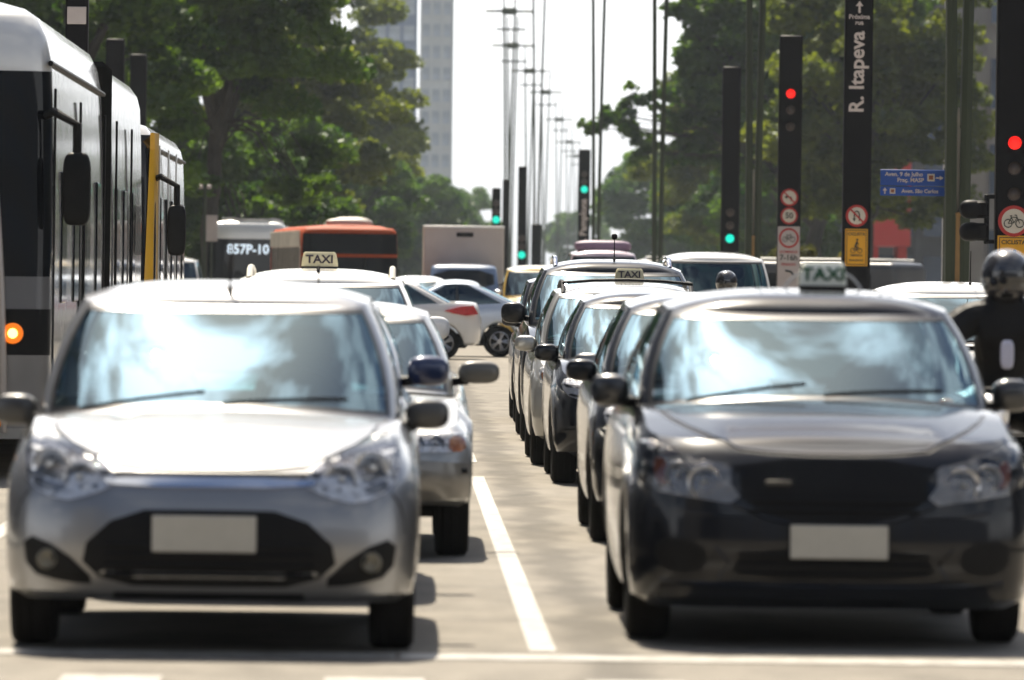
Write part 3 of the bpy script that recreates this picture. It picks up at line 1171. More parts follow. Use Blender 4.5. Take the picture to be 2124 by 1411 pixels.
carB = make_car('hatchback', 'black car directly behind the black taxi sedan', 1.97, 38.9, BLACKP,
                dict(w=.85, zroof=1.355, crown=.075, zbelt=.95, wb_=.755, mir_z=.04), mirror_mat=BLACKP)
lamps(carB, [(.42, .64), (.46, .73), (.70, .80), (.78, .78), (.76, .68), (.6, .62)], bowls=((.57, .70, .06),))
plate_on(carB, 0, .45)
carC1 = make_car('hatchback', 'grey silver car third in the right lane, grey mirror showing', 2.14, 44.0, SILVER2, dict(w=.84, zroof=1.35, crown=.07, mir_z=.02))
lamps(carC1, [(.42, .64), (.46, .73), (.70, .80), (.78, .78), (.76, .68), (.6, .62)], bowls=((.57, .70, .06),))
carC = make_car('sedan', 'black car fourth in the right lane, ahead of the silver taxi wagon', 1.99, 49.9, BLACKP,
                dict(w=.85, zroof=1.34, crown=.075, zbelt=.93, L=4.2, yrr=3.2, yb=3.7, mir_z=.04))
lamps(carC, [(.42, .64), (.46, .73), (.70, .80), (.78, .78), (.76, .68), (.6, .62)], bowls=((.57, .70, .06),))
carD = make_car('taxi_wagon', 'silver taxi station wagon with black roof bar, right lane middle', 1.92, 54.8, SILVER3,
                dict(w=.84, zroof=1.40, crown=.075, zbelt=.96, L=4.2, yrr=3.75, yb=4.1, mir_z=.03, wr=.60))
c = carD
lamps(c, [(.42, .64), (.46, .73), (.70, .82), (.78, .80), (.76, .68), (.6, .62)], bowls=((.57, .71, .065),), amber=[(.70, .68), (.71, .78), (.76, .78), (.75, .70)])
roof_rails(c, .54, 2.1, 3.8, BLACK, .02, .05)
MB().tube([(-.55, 2.15, 1.50), (-.3, 2.15, 1.522), (0, 2.15, 1.53), (.3, 2.15, 1.522), (.55, 2.15, 1.50)], .014, 8).build('roof_bar', BLACK, c['root'])
taxi_sign(c, .04, 2.9, CREAM, INK, .25, .10, .1)
for sx in (-1, 1):
    mask_panel(c, 'fog_lamp_recess', [(sx * .70, .42), (sx * .58, .42), (sx * .58, .30), (sx * .70, .30)][::sx], BLACK, .004, 2)  # surface panel, blackened in place of the recess's shade
    y = on_front(c['bvh'], sx * .64, .36, .012)
    mb = MB()
    mb.lathe([(.04, .012), (.04, 0), (.0005, -.004)], (0, 0, 0), 'Y', 18)
    o = mb.build('fog_lamp', mat('lit_fog_lamp', (.9, .6, .3), .3, emit=(1.0, .55, .2), estr=3.0) if sx < 0 else REFLECT, c['root'])
    o.location = (sx * .64, y, .36)
plate_on(c, 0, .5)
suv = make_car('suv', 'dark SUV with chrome roof rails and antenna, behind the silver taxi wagon', 2.05, 62.8, BLACKP,
               dict(L=4.4, w=.91, wb_=.82, wr=.66, zbelt=1.12, zroof=1.60, crown=.09, zh=.92, zc=1.08, zt=1.12, yc=1.25, yrf=2.1, yrr=3.8, yb=4.25, wheel_r=.35, yfw=.9, wbase=2.64, mir_h=(.12, .07, .10), mir_z=.08))
c = suv
roof_rails(c, .55, 2.35, 3.8, CHROME, .024, .06)
antenna(c, .02, 2.5, .24, .1, .03)
lamps(c, [(.46, .76), (.50, .86), (.74, .95), (.82, .93), (.80, .80), (.66, .74)], bowls=((.60, .82, .06),))
plate_on(c, 0, .55)
car_e2 = make_car('hatchback', 'black car behind the dark SUV, its mirror and left side showing', 2.05, 70.6, BLACKP, dict(w=.85, zroof=1.47, crown=.07, zbelt=1.0, mir_z=.08, wr=.66))
lamps(car_e2, [(.42, .64), (.46, .73), (.70, .80), (.78, .78), (.76, .68), (.6, .62)], bowls=((.57, .70, .06),))
wc = make_car('hatchback', 'white car roof seen behind the motorcyclist at right', 4.92, 58.0, WHITEP, dict(w=.85, zroof=1.44, crown=.075, wr=.64, zbelt=.98, seats=0))
c = wc
antenna(c, .17, 2.2, .30, -.1)
lamps(c, [(.42, .64), (.46, .73), (.70, .80), (.78, .78), (.76, .68), (.6, .62)], bowls=((.57, .70, .06),))

# ------------------------------------------------------------------ cars crossing and beyond
SEDAN = dict(L=4.4, w=.85, zroof=1.36, crown=.075, zbelt=.98, zh=.76, zc=.93, zt=1.04, yc=1.25, yrf=2.15, yrr=3.05, yb=3.85, wbase=2.58, yfw=.85, wr=.60)
# the crossing cars face left: front toward -x, so turn the car clockwise about z
xs1 = make_car('sedan', 'white sedan crossing the junction, red tail lamp toward the right', -2.58, 125.0, WHITEP, dict(SEDAN, L=4.1, yb=3.66, yrr=2.95, wbase=2.54), rz=R(-90), gl=GLASS_D)
# local +y (rearward) becomes world +x after a -90 degree turn
c = xs1
for sx in (-1, 1):
    mb = MB()
    vv = []
    for (y, z, inx) in ((3.40, .90, -.01), (3.72, .98, .0), (3.94, 1.0, .05), (4.03, .84, .075), (3.80, .81, .0), (3.56, .85, -.012)):
        vv.append((sx * (.862 - inx), y, z))
    vv2 = [(p[0] - sx * .06, p[1], p[2]) for p in vv]
    mb.add(vv + vv2, [tuple(range(6)), tuple(range(11, 5, -1))] + [(i, (i + 1) % 6, 6 + (i + 1) % 6, 6 + i) for i in range(6)])
    mb.build('tail_lamp', REDLENS, c['root'])
    MB().box((sx * .852, 2.1, .80), (.02, .17, .025), bev=.006).build('door_handle', WHITEP, c['root'])
    MB().box((sx * .852, 3.0, .82), (.02, .17, .025), bev=.006).build('door_handle', WHITEP, c['root'])
patch('rear_plate', [(-.2, .80), (.2, .80), (.2, .67), (-.2, .67)], c['bvh'], PLATE, c['root'], .01, .02, sm=0, sign=-1)
xs2 = make_car('sedan', 'pale blue silver sedan crossing the junction behind the white sedan', -1.52, 129.5, BLUESILV, SEDAN, rz=R(-90), gl=GLASS_D)
for sx in (-1, 1):
    MB().box((sx * .852, 2.1, .80), (.02, .17, .025), bev=.006).build('door_handle', BLUESILV, xs2['root'])
b1 = make_car('hatchback', 'small white car waiting between the orange bus and the box truck', .40, 151.0, WHITEP, dict(zroof=1.42))
lamps(b1, [(.42, .64), (.46, .73), (.70, .80), (.78, .78), (.76, .68), (.6, .62)], bowls=((.57, .70, .06),))
b2 = make_car('minivan', 'ochre yellow minivan beyond the junction, right of the box truck', 3.1, 150.0, YELLOWP,
              dict(L=4.2, w=.86, wb_=.79, wr=.68, zbelt=1.10, zroof=1.68, crown=.085, zh=.92, zc=1.06, zt=1.1, yc=.95, yrf=1.7, yrr=3.8, yb=4.15), gl=GLASS_D, mirror_mat=CHROME)
plate_on(b2, 0, .5)
VAN = dict(L=4.6, w=.88, wb_=.84, wr=.72, zbelt=1.12, zroof=1.83, crown=.09, zh=.98, zc=1.08, zt=1.15, yc=.35, yrf=.95, yrr=4.2, yb=4.55, hcrown=.04, wheel_r=.32, yfw=.75, wbase=2.6, Df=.45, nf=3.4, wsD=.35)
v1 = make_car('van', 'white van with green tinted windshield behind the black taxi roof', 4.72, 100.0, WHITEP, VAN, gl=glass('green_glass', (.35, .55, .48), 1.7))
lamps(v1, [(.55, .66), (.55, .80), (.74, .80), (.74, .66)], bowls=((.645, .73, .075),))
plate_on(v1, 0, .45)
v2s = dict(VAN)
v2s.update(zroof=2.02, wr=.66)
v2 = make_car('van', 'mauve van with grey roof deflector beyond the dark SUV', 4.25, 140.0, MAUVE, v2s, gl=GLASS_D)
MB().sell((0, 1.9, 2.2), (.60, .35, .13), 3.5).build('roof_deflector', mat('deflector', (.22, .15, .22), .5, var=.1), v2['root'])

#@@BUS
# ------------------------------------------------------------------ buses and the box truck


bd_bvh = {}


def shell(root, L, w, H, m, zb=.30, Df=.30, nf=4.5, crown=.09, rake=.10, roof_r=.30, name='body', zones=()):
    prof = [(zb, .05, .03), (zb + .08, .0, .0), (1.0, 0, 0), (1.9, rake * .4, .0), (H - roof_r - .35, rake * .8, .015), (H - roof_r, rake, .03), (H - roof_r * .6, rake + .03, .06), (H - roof_r * .28, rake + .09, .13), (H - .05, rake + .18, .24), (H, rake + .34, .42)]
    for z in sorted({z for q in zones for z in q[:2]}):
        if any(abs(z - q[0]) < .02 for q in prof):
            continue
        for (a, b_) in zip(prof, prof[1:]):
            if a[0] < z < b_[0]:
                u = (z - a[0]) / (b_[0] - a[0])
                prof.append((z, lerp(a[1], b_[1], u), lerp(a[2], b_[2], u)))
                break
        prof.sort()
    loops, halves = [], []
    for z, inF, inS in prof:
        h3 = [(x, y, z) for x, y in outline(w - inS, inF, L - inF * .4, Df, nf, .25, 4, 0)]
        halves.append(h3)
        loops.append(full(h3))
    def zone_of(r, k):
        i = k if k < NH - 1 else LOOP - 1 - k
        for q, (z0, z1, gi, gm, gname) in enumerate(zones):
            if z0 - .025 < prof[r][0] and prof[r + 1][0] < z1 + .025 and i < gi:
                return q
        return -1
    mb = MB()
    loft(mb, loops, lambda r, k: zone_of(r, k) < 0)
    cap(mb, halves[-1], crown, w)
    cap(mb, halves[0], 0, w)
    bd = mb.build(name, m, root, sharp=45)
    for q, (z0, z1, gi, gm, gname) in enumerate(zones):
        mb = MB()
        loft(mb, loops, lambda r, k: zone_of(r, k) == q)
        mb.build(gname, gm, root, sharp=45)
    mb = MB()
    loft(mb, loops)
    ob = mb.build('tmp', m)
    bd_bvh[root.name] = bvh_of(ob)
    bpy.data.objects.remove(ob)
    return bd


def bus_sides(root, y0, y1, w, zs0, zs1, n, m_glass, pil=.12, doors=(), frame=BLACK):
    for sx in (-1, 1):
        st = (y1 - y0) / n
        for k in range(n):
            a, b = y0 + k * st + pil / 2, y0 + (k + 1) * st - pil / 2
            z0 = zs0
            MB().box((sx * (w - .002), (a + b) / 2, (z0 + zs1) / 2), (.03, b - a, zs1 - z0), bev=.01).build('side_window', m_glass, root)
        if sx > 0:
            continue
    for (a, b) in doors:
        d = MB().box((w + .004, (a + b) / 2, 1.32), (.03, b - a, 1.95), bev=.01).build('door', frame, root)
        for q in (0, 1):
            c0 = lerp(a, b, .05 + .5 * q)
            c1 = lerp(a, b, .45 + .5 * q)
            MB().box((w + .014, (c0 + c1) / 2, 1.42), (.02, c1 - c0, 1.55), bev=.006).build('door_pane', m_glass, d)


def bus_mirror(root, x, y, z0, z1, hw=.10, hh=.27):
    mb = MB()
    mb.tube([(x - .12, y + .25, z1 + .26), (x - .02, y + .02, z1 + .30), (x + .16, y - .08, z1 + .20), (x + .16, y - .08, z0 + hh)], .035, 8)
    mb.sell((x + .16, y - .08, (z0 + z1) / 2), (hw, .08, hh), 4.5, 20, 14)
    mb.build('mirror', BLACK, root)


BUSW = paint('bus_white', (.66, .66, .645), .25, .3)
BUSG = glass('bus_glass', (.03, .035, .04), 1.6)
DARKGLASS = mat('bus_dark_glass', (.005, .006, .008), .05, spec=.3, var=.2)
LEDW = mat('led_white', (.8, .9, 1), .4, emit=(.7, .85, 1.0), estr=.45)

# near bus, two sections joined by a bellows
b = thing('articulated_bus', (-3.85, 49.8, 0), 0, 'large white articulated bus at the left edge, nearest bus', 'bus')
shell(b, 9.0, 1.27, 3.54, BUSW, rake=.12, roof_r=.44, zones=(
    (1.5, 3.02, NF, DARKGLASS, 'windshield'), (1.26, 1.5, NF - 1, mat('bus_grey', (.12, .12, .125), .4, .2, .4, var=.08), 'front_trim'), (.92, 1.26, NF - 1, BLACK, 'lamp_band'),
    (.38, .92, NF - 1, mat('bus_grey2', (.20, .195, .19), .4, .2, .4, var=.08), 'bumper')))
bv = bd_bvh[b.name]
for sx in (-1, 1):
    x, z = sx * 1.0, 1.08
    y = on_front(bv, x, z, .03)
    mb = MB()
    mb.lathe([(.078, .03), (.078, 0), (.07, -.006), (.066, .01), (.0005, .02)], (0, 0, 0), 'Y', 24)
    o = mb.build('headlight', mat('amber_glow', (.5, .12, .01), .3, emit=(1.0, .22, .01), estr=.35), b)
    o.location = (x, y, z)
    mb = MB()
    mb.lathe([(.036, .0), (.028, -.014), (.0005, -.02)], (0, 0, 0), 'Y', 20)
    mb.build('lit_bulb', mat('lit_amber', (.9, .45, .1), .3, emit=(1.0, .50, .10), estr=4.0), o)
# a pale curved pillar trim and marker lamp on the front mask
mb = MB()
pts = []
for k in range(13):
    z = lerp(2.25, .35, k / 12)
    x = .84 + .10 * (1 - ((z - .3) / 2.0) ** 2) if z < 2.3 else .8
    pts.append((x, on_front(bv, min(x, 1.15), z, .012), z))
mb.tube(pts, [.028] * 13, 8)
mb.build('mask_trim', mat('trim_pale', (.42, .38, .35), .35, .3, .5), b)
MB().box((.90, on_front(bv, .9, .30, .07), .42), (.05, .02, .06), bev=.006).build('marker_lamp', AMBER, b)
bus_sides(b, .9, 8.7, 1.27, 1.3, 2.3, 4, DARKGLASS, 1.25, doors=((4.95, 5.4),))  # wide white gaps stand in for bright reflections on the windows
for y in (.42, 4.4, 8.8):
    MB().box((1.272, y, 1.75), (.02, .05, 2.3), bev=.006).build('pillar_strip', BLACK, b)
MB().tube([(1.245, .2, 3.08), (1.252, 8.9, 3.08)], .022, 6).build('drip_rail', BLACK, b)
MB().sell((-.15, 3.4, 3.50), (.75, 1.6, .16), 3.2, 28, 14).build('roof_fairing', BUSW, b)
mb = MB()
mb.sell((-.15, 6.8, 3.48), (.7, 1.2, .16), 4, 24, 10)
mb.build('air_conditioner', BUSW, b)
bus_mirror(b, 1.30, .05, 1.88, 2.42, .105, .27)
for y in (2.6, 7.4):
    for sx in (-1, 1):
        add_wheel(b, sx * 1.10, y, .48, .28)
jt = MB()
for k in range(7):
    yy = 9.03 + k * .16
    jt.box((0, yy, 1.86), (2.56 if k % 2 == 0 else 2.44, .09, 3.02), bev=.12)
jt.build('bellows', RUBBER, b)
mb = MB()
h2 = shell(b, 7.6, 1.27, 3.46, BUSW, rake=.02, Df=.12, nf=6, name='rear_section')
h2.location = (0, 10.1, 0)
for y in (1.6, 3.2, 5.2):  # few small panes; the white between them stands in for bright reflections
    MB().box((1.272, y, 1.80), (.02, .6, 1.0), bev=.01).build('side_window', DARKGLASS, h2)
for y in (.9, 4.3):
    MB().box((1.284, y, 1.75), (.02, .05, 2.3), bev=.006).build('pillar_strip', BLACK, h2)
MB().sell((-.1, 3.4, 3.42), (.7, 2.0, .16), 3.5, 24, 10).build('roof_unit', BUSW, h2)
for sx in (-1, 1):
    add_wheel(b, sx * 1.10, 13.6, .48, .28)

# second bus, black front with a yellow edge
b = thing('city_bus', (-3.87, 71.6, 0), 0, 'white bus with black front and yellow corner stripe, behind the articulated bus', 'bus')
BUSY = mat('bus_yellow', (.72, .40, .015), .4, coat=.4, var=.05)
shell(b, 10.0, 1.27, 3.18, BUSW, rake=.10, zones=((.9, 2.98, NF - 1, DARKGLASS, 'front_mask'),))
bv = bd_bvh[b.name]
mb = MB()
for k in range(14):
    pass
vv = []
for k in range(15):
    z = lerp(3.02, .5, k / 14)
    w0, w1 = lerp(1.20, 1.13, k / 14), lerp(1.255, 1.265, k / 14)
    vv += [(w0, on_front(bv, w0, z, .018), z), (lerp(w0, w1, .5), on_front(bv, lerp(w0, w1, .5), z, .022), z), (min(w1, 1.245), on_front(bv, min(w1, 1.235), z, .018), z), (1.282, .42, z), (1.272, .5, z)]
mb.add(vv, [(5 * k + j, 5 * k + j + 1, 5 * k + j + 6, 5 * k + j + 5) for k in range(14) for j in range(4)])
mb.build('yellow_edge', BUSY, b)
bus_sides(b, .8, 9.8, 1.27, 1.05, 2.35, 5, DARKGLASS, 1.2)
for y in (.56, 3.3, 5.9):
    MB().box((1.286, y, 1.75), (.016, .10, 2.3), bev=.006).build('pillar_strip', BUSW, b)
MB().tube([(1.25, .6, 2.86), (1.262, 9.6, 2.86)], .02, 6).build('drip_rail', BLACK, b)
bus_mirror(b, 1.33, .2, 1.72, 2.26, .10, .27)
for y in (2.6, 7.4):
    for sx in (-1, 1):
        add_wheel(b, sx * 1.10, y, .48, .28)

# far white bus with its route number lit
b = thing('city_bus', (-4.85, 214, 0), 0, 'white bus beyond the junction showing route number 857P-10', 'bus')
shell(b, 11.0, 1.27, 3.2, BUSW, rake=.12, roof_r=.42, zones=((.9, 2.62, NF, DARKGLASS, 'front_mask'),))
bv = bd_bvh[b.name]
text('route_number', '857P-10', .42, (.02, on_front(bv, .5, 2.35, .05), 2.28), LEDW, b, sx=.95)
patch('roof_panel', [(-.75, .35), (1.1, .35), (1.12, 2.2), (-.9, 2.2)], bv, BUSW, b, .10, .12, 'Z', 2, 1)
bus_sides(b, .8, 10.8, 1.27, 1.05, 2.35, 7, DARKGLASS, .14)
for y in (2.6, 8.4):
    for sx in (-1, 1):
        add_wheel(b, sx * 1.10, y, .48, .28)

# orange bus turned a little, its pale side showing at the left
b = thing('city_bus', (-1.28, 172, 0), R(5.5), 'orange fronted bus beyond the junction with pale ribbed side', 'bus')
BUSO = mat('bus_orange', (.36, .055, .008), .6, coat=.0, var=.08, spec=.2)
shell(b, 10.5, 1.24, 2.78, BUSO, rake=.04, roof_r=.20, zones=((2.06, 2.56, NF - 3, DARKGLASS, 'destination_board'), (.98, 1.98, NF - 2, DARKGLASS, 'windshield')))
bv = bd_bvh[b.name]
for sx in (-1, 1):
    MB().box((sx * .38, on_front(bv, .38, 1.5, .02), 1.5), (.04, .02, .95), bev=.005).build('wiper', BLACK, b)
PALE = mat('bus_pale', (.50, .46, .40), .5, var=.2, vscale=2)
MB().box((-1.245, 5.4, 2.45), (.03, 9.6, .40), bev=.01).build('side_panel', PALE, b)
for k in range(12):
    MB().box((-1.25, .8 + k * .78, 1.75), (.03, .62, .95), bev=.01).build('side_window', DARKGLASS, b)
    MB().box((-1.256, .42 + k * .78, 1.75), (.04, .10, 1.0), bev=.01).build('side_post', PALE, b)
for k, (yy, hh) in enumerate(((1.6, .12), (2.6, .17), (3.6, .14))):
    MB().sell((.05 + .2 * k, yy, 2.86), (.55 - .05 * k, .35, hh), 3).build('roof_vent', PALE, b)
for y in (2.4, 7.4):
    for sx in (-1, 1):
        add_wheel(b, sx * 1.08, y, .46, .28)

# box truck
b = thing('box_truck', (1.72, 182, 0), 0, 'beige box truck with dark blue cab facing the junction', 'truck')
BOXC = mat('box_beige', (.60, .53, .46), .6, var=.06, vscale=1.5)
MB().box((0, 4.3, 1.90), (2.20, 5.0, 2.0), bev=.03).build('cargo_box', BOXC, b)
MB().box((0, 1.83, 2.87), (2.22, .10, .08), bev=.02).build('box_rail', WHITE, b)
MB().box((.03, 1.79, 2.66), (.46, .03, .12), bev=.01).build('box_vent', BLACK, b)
mb = MB()
loops, halves = [], []
for z, inF, inS in ((.45, .05, .05), (.6, 0, 0), (1.1, .03, 0), (1.2, .08, .01), (1.72, .32, .08), (1.80, .40, .12), (1.84, .55, .22)):
    h3 = [(x, y, z) for x, y in outline(.97 - inS, inF, 1.75, .3, 4, .1, 5, 0)]
    halves.append(h3)
    loops.append(full(h3))
loft(mb, loops)
cap(mb, halves[-1], .04, 1)
cb = mb.build('cab', CABBLUE, b)
bv = bvh_of(cb)
patch('windshield', [(-.84, 1.20), (.84, 1.20), (.80, 1.70), (-.80, 1.70)], bv, DARKGLASS, b, .008, .02, sm=1)
patch('bumper', [(-.92, .70), (.92, .70), (.92, .48), (-.92, .48)], bv, WHITE, b, .02, .03, sm=1)
for sx in (-1, 1):
    patch('headlight', [(sx * .55, .78), (sx * .85, .78), (sx * .85, .95), (sx * .55, .95)], bv, REFLECT, b, .01, .02, sm=1)
    mb = MB()
    mb.tube([(sx * .92, .5, 1.3), (sx * 1.12, .4, 1.35)], .02, 6)
    mb.sell((sx * 1.15, .38, 1.35), (.07, .04, .15), 4)
    mb.build('mirror', BLACK, b)
    for y in (.9, 5.2):
        add_wheel(b, sx * .85, y, .36, .22)
MB().box((0, 3.5, .72), (.9, 6.0, .22), bev=.02).build('chassis', BLACK, b)

# bus on the opposite carriageway
b = thing('city_bus', P(1930, 570, 205) * Vector((1, 1, 0)), R(-18) if False else R(62), 'dark bus with pale roof on the far right carriageway', 'bus')
b.location = (15.6, 205, 0)
BUSD = mat('bus_greyblue', (.06, .065, .08), .4, coat=.3, var=.1)
shell(b, 9.0, 1.22, 2.15, BUSD, rake=.05, roof_r=.2)
bus_sides(b, .8, 8.8, 1.22, .95, 1.75, 6, DARKGLASS, .14)
MB().box((0, 4.5, 2.19), (2.0, 8.2, .07), bev=.03).build('roof_panel', WHITE, b)
for y in (2.2, 6.6):
    for sx in (-1, 1):
        add_wheel(b, sx * 1.05, y, .44, .26)

#@@MOTO
# ------------------------------------------------------------------ motorcycles and riders


def make_moto(loc, label, tank_m):
    b = thing('motorcycle', loc, 0, label, 'motorcycle', 'motorcycles between the lanes')
    for y in (.32, 1.62):
        o = add_wheel(b, 0, y, .30, .11)
    mb = MB()
    for sx in (-1, 1):
        mb.tube([(sx * .085, .32, .30), (sx * .085, .55, .98)], .022, 8)
    mb.build('fork', CHROME, b)
    mb = MB()
    mb.tube([(-.40, .72, 1.06), (-.22, .62, 1.08), (-.08, .56, 1.0), (.08, .56, 1.0), (.22, .62, 1.08), (.40, .72, 1.06)], .013, 8)
    mb.build('handlebar', BLACK, b)
    mb = MB()
    mb.sell((0, .42, .88), (.10, .09, .10), 2.4)
    mb.build('headlight', REFLECT, b)
    MB().sell((0, .95, .86), (.15, .28, .13), 2.6).build('fuel_tank', tank_m, b)
    MB().sell((0, 1.45, .82), (.13, .38, .07), 3).build('seat', BLACK, b)
    MB().sell((0, .98, .52), (.15, .22, .20), 3).build('engine', BLACK, b)
    MB().tube([(0, .55, .95), (0, .9, .68), (0, 1.2, .45), (0, 1.62, .32)], .04, 8).build('frame', BLACK, b)
    MB().sell((0, .32, .60), (.07, .30, .03), 3).build('fender', tank_m, b)
    for sx in (-1, 1):
        mb = MB()
        mb.tube([(sx * .26, .63, 1.08), (sx * .30, .60, 1.20), (sx * .34, .58, 1.24)], .008, 6, 1)
        mb.sell((sx * .36, .58, 1.26), (.085, .025, .055), 2.6)
        mb.build('mirror', [CHROME, BLACK], b)
        MB().sell((sx * .22, .46, .92), (.045, .045, .035), 2.4).build('indicator', AMBER, b)
    return b


JACKET = mat('black_jacket', (.006, .006, .007), .6, var=.4, vscale=6, bump=.9, bscale=9, spec=.25)
HELM = paint('helmet_shell', (.035, .035, .04), .2, .25)
VISOR = mat('visor', (.01, .01, .012), .06, coat=1.0)
SKIN = mat('skin', (.42, .26, .19), .5, var=.1)


def make_rider(loc, label):
    """seated rider, one skinned body with gloved hands on the bars"""
    me = bpy.data.meshes.new('person')
    V, E_, Rr = [], [], []

    def vx(p, r, link_to=None):
        V.append(p)
        Rr.append(r)
        if link_to is not None:
            E_.append((link_to, len(V) - 1))
        return len(V) - 1
    pel = vx((0, 1.22, .95), (.17, .14))
    wst = vx((0, 1.19, 1.10), (.16, .12), pel)
    che = vx((0, 1.12, 1.28), (.19, .13), wst)
    nkb = vx((0, 1.09, 1.42), (.10, .09), che)
    vx((0, 1.06, 1.52), (.065, .065), nkb)
    for sx in (-1, 1):
        sh = vx((sx * .22, 1.09, 1.37), (.10, .10), nkb)
        el = vx((sx * .45, .95, 1.15), (.075, .075), sh)
        wr = vx((sx * .34, .74, 1.10), (.042, .042), el)
        pa = vx((sx * .335, .685, 1.085), (.045, .028), wr)
        for k in range(4):
            f1 = vx((sx * (.30 + .022 * k), .645, 1.09), (.012, .012), pa)
            f2 = vx((sx * (.30 + .022 * k), .63, 1.06), (.011, .011), f1)
            vx((sx * (.30 + .022 * k), .65, 1.035), (.010, .010), f2)
        t1 = vx((sx * .29, .70, 1.055), (.013, .013), pa)
        vx((sx * .285, .67, 1.035), (.011, .011), t1)
        hp = vx((sx * .11, 1.18, .90), (.11, .11), pel)
        kn = vx((sx * .23, .78, .78), (.075, .075), hp)
        an = vx((sx * .20, .98, .36), (.05, .05), kn)
        vx((sx * .20, .84, .30), (.045, .035), an)
    me.from_pydata(V, E_, [])
    o = link('person', me)
    o.location = loc
    tag(o, label, 'person', 'motorcyclists between the lanes')
    me.materials.append(JACKET)
    o.modifiers.new('skin', 'SKIN')
    for i, sv in enumerate(me.skin_vertices[0].data):
        sv.radius = Rr[i]
        sv.use_root = (i == 0)
    ss = o.modifiers.new('sub', 'SUBSURF')
    ss.levels = 1
    ss.render_levels = 2
    hz = 1.60
    MB().sell((0, 1.03, hz - .02), (.075, .09, .11), 2.2).build('face', SKIN, o)
    mb = MB()
    loops = []
    mb.sell((0, 1.045, hz), (.130, .160, .145), 2.15, 28, 18)
    hl = mb.build('helmet', HELM, o)
    bv = bvh_of(hl)
    patch('visor', [(-.10, hz + .035), (.10, hz + .035), (.115, hz - .01), (.09, hz - .055), (-.09, hz - .055), (-.115, hz - .01)], bv, VISOR, hl, .006, .012, sm=1, cuts=7)
    patch('chin_vent', [(-.03, hz - .09), (.03, hz - .09), (.025, hz - .105), (-.025, hz - .105)], bv, BLACK, hl, .004, .01, sm=0)
    return o


make_moto((3.02, 34.0, 0), 'motorcycle at the right edge behind the black taxi sedan', BLACKP2)
rd = make_rider((3.15, 34.0, -.02), 'motorcyclist in black jacket and dark helmet at the right edge')
mb = MB()
mb.sell((-.02, .70, 1.20), (.035, .02, .075), 3.5)
mb.build('white_glove_cuff', mat('cuff_white', (.6, .6, .72), .5, var=.1), rd)
make_moto((3.95, 80.0, 0), 'motorcycle hidden behind the black taxi sedan roof', BLACKP2)
make_rider((3.92, 80.0, -.09), 'motorcyclist whose helmet shows above the black taxi roof')

#@@STREET
# ------------------------------------------------------------------ signal posts with signs
POST = mat('post_black', (.005, .0045, .006), .5, var=.25, vscale=2.5, spec=.12)
SIGNRED = mat('sign_red', (.42, .015, .012), .45, var=.08)
SIGNFACE = mat('sign_face', (.60, .54, .45), .5, var=.06)
SIGNFACE2 = mat('sign_face_pale', (.50, .44, .42), .55, var=.08)
SIGNBLK = mat('sign_black', (.012, .02, .015), .5)
SIGNYEL = mat('sign_yellow', (.75, .36, .004), .5, var=.07)
SIGNBLUE = mat('sign_blue', (.004, .06, .32), .45, var=.07)
LET = mat('lettering_pale', (.60, .52, .48), .5)
OFF = mat('lamp_off', (.05, .035, .03), .35, var=.2)
REDL = mat('red_light', (.8, .03, .02), .4, emit=(1.0, .012, .008), estr=.55)
GRNL = mat('green_light', (.02, .7, .55), .4, emit=(.0, .80, .60), estr=.5)


def totem(loc, label, h, w=.45, d=.24):
    t = thing('signal_post', (loc[0], loc[1], 0.14), 0, label, 'signal post', 'black signal posts')
    MB().box((0, 0, h / 2), (w, d, h), bev=.03).build('post', POST, t)
    MB().box((0, 0, .06), (w + .16, d + .16, .12), bev=.02).build('base', KERB, t)
    t['_d'] = d
    return t


def signal(t, z, lit, d=.24, r=.076, n=3, x=0, hood=True):
    for k in range(n):
        m = OFF
        if lit == 'red' and k == 0:
            m = REDL
        if lit == 'green' and k == n - 1:
            m = GRNL
        zz = z - k * .32
        mb = MB()
        mb.lathe([(r * 1.1, .03), (r * 1.1, -.01), (r, -.01), (r * .96, .0), (r * .6, -.014), (.0005, -.02)], (0, 0, 0), 'Y', 24)
        o = mb.build('signal_lens', m, t)
        o.location = (x, -d / 2 - .012, zz)
        mb = MB()
        pts = [(r * 1.15 * math.cos(a), -.06, r * 1.15 * math.sin(a)) for a in [math.pi * k2 / 10 for k2 in range(11)]]
        pts2 = [(p[0], .02, p[2]) for p in pts]
        mb.add(pts + pts2, [(i, i + 1, 12 + i, 11 + i) for i in range(10)])
        mb.build('visor', POST, o)


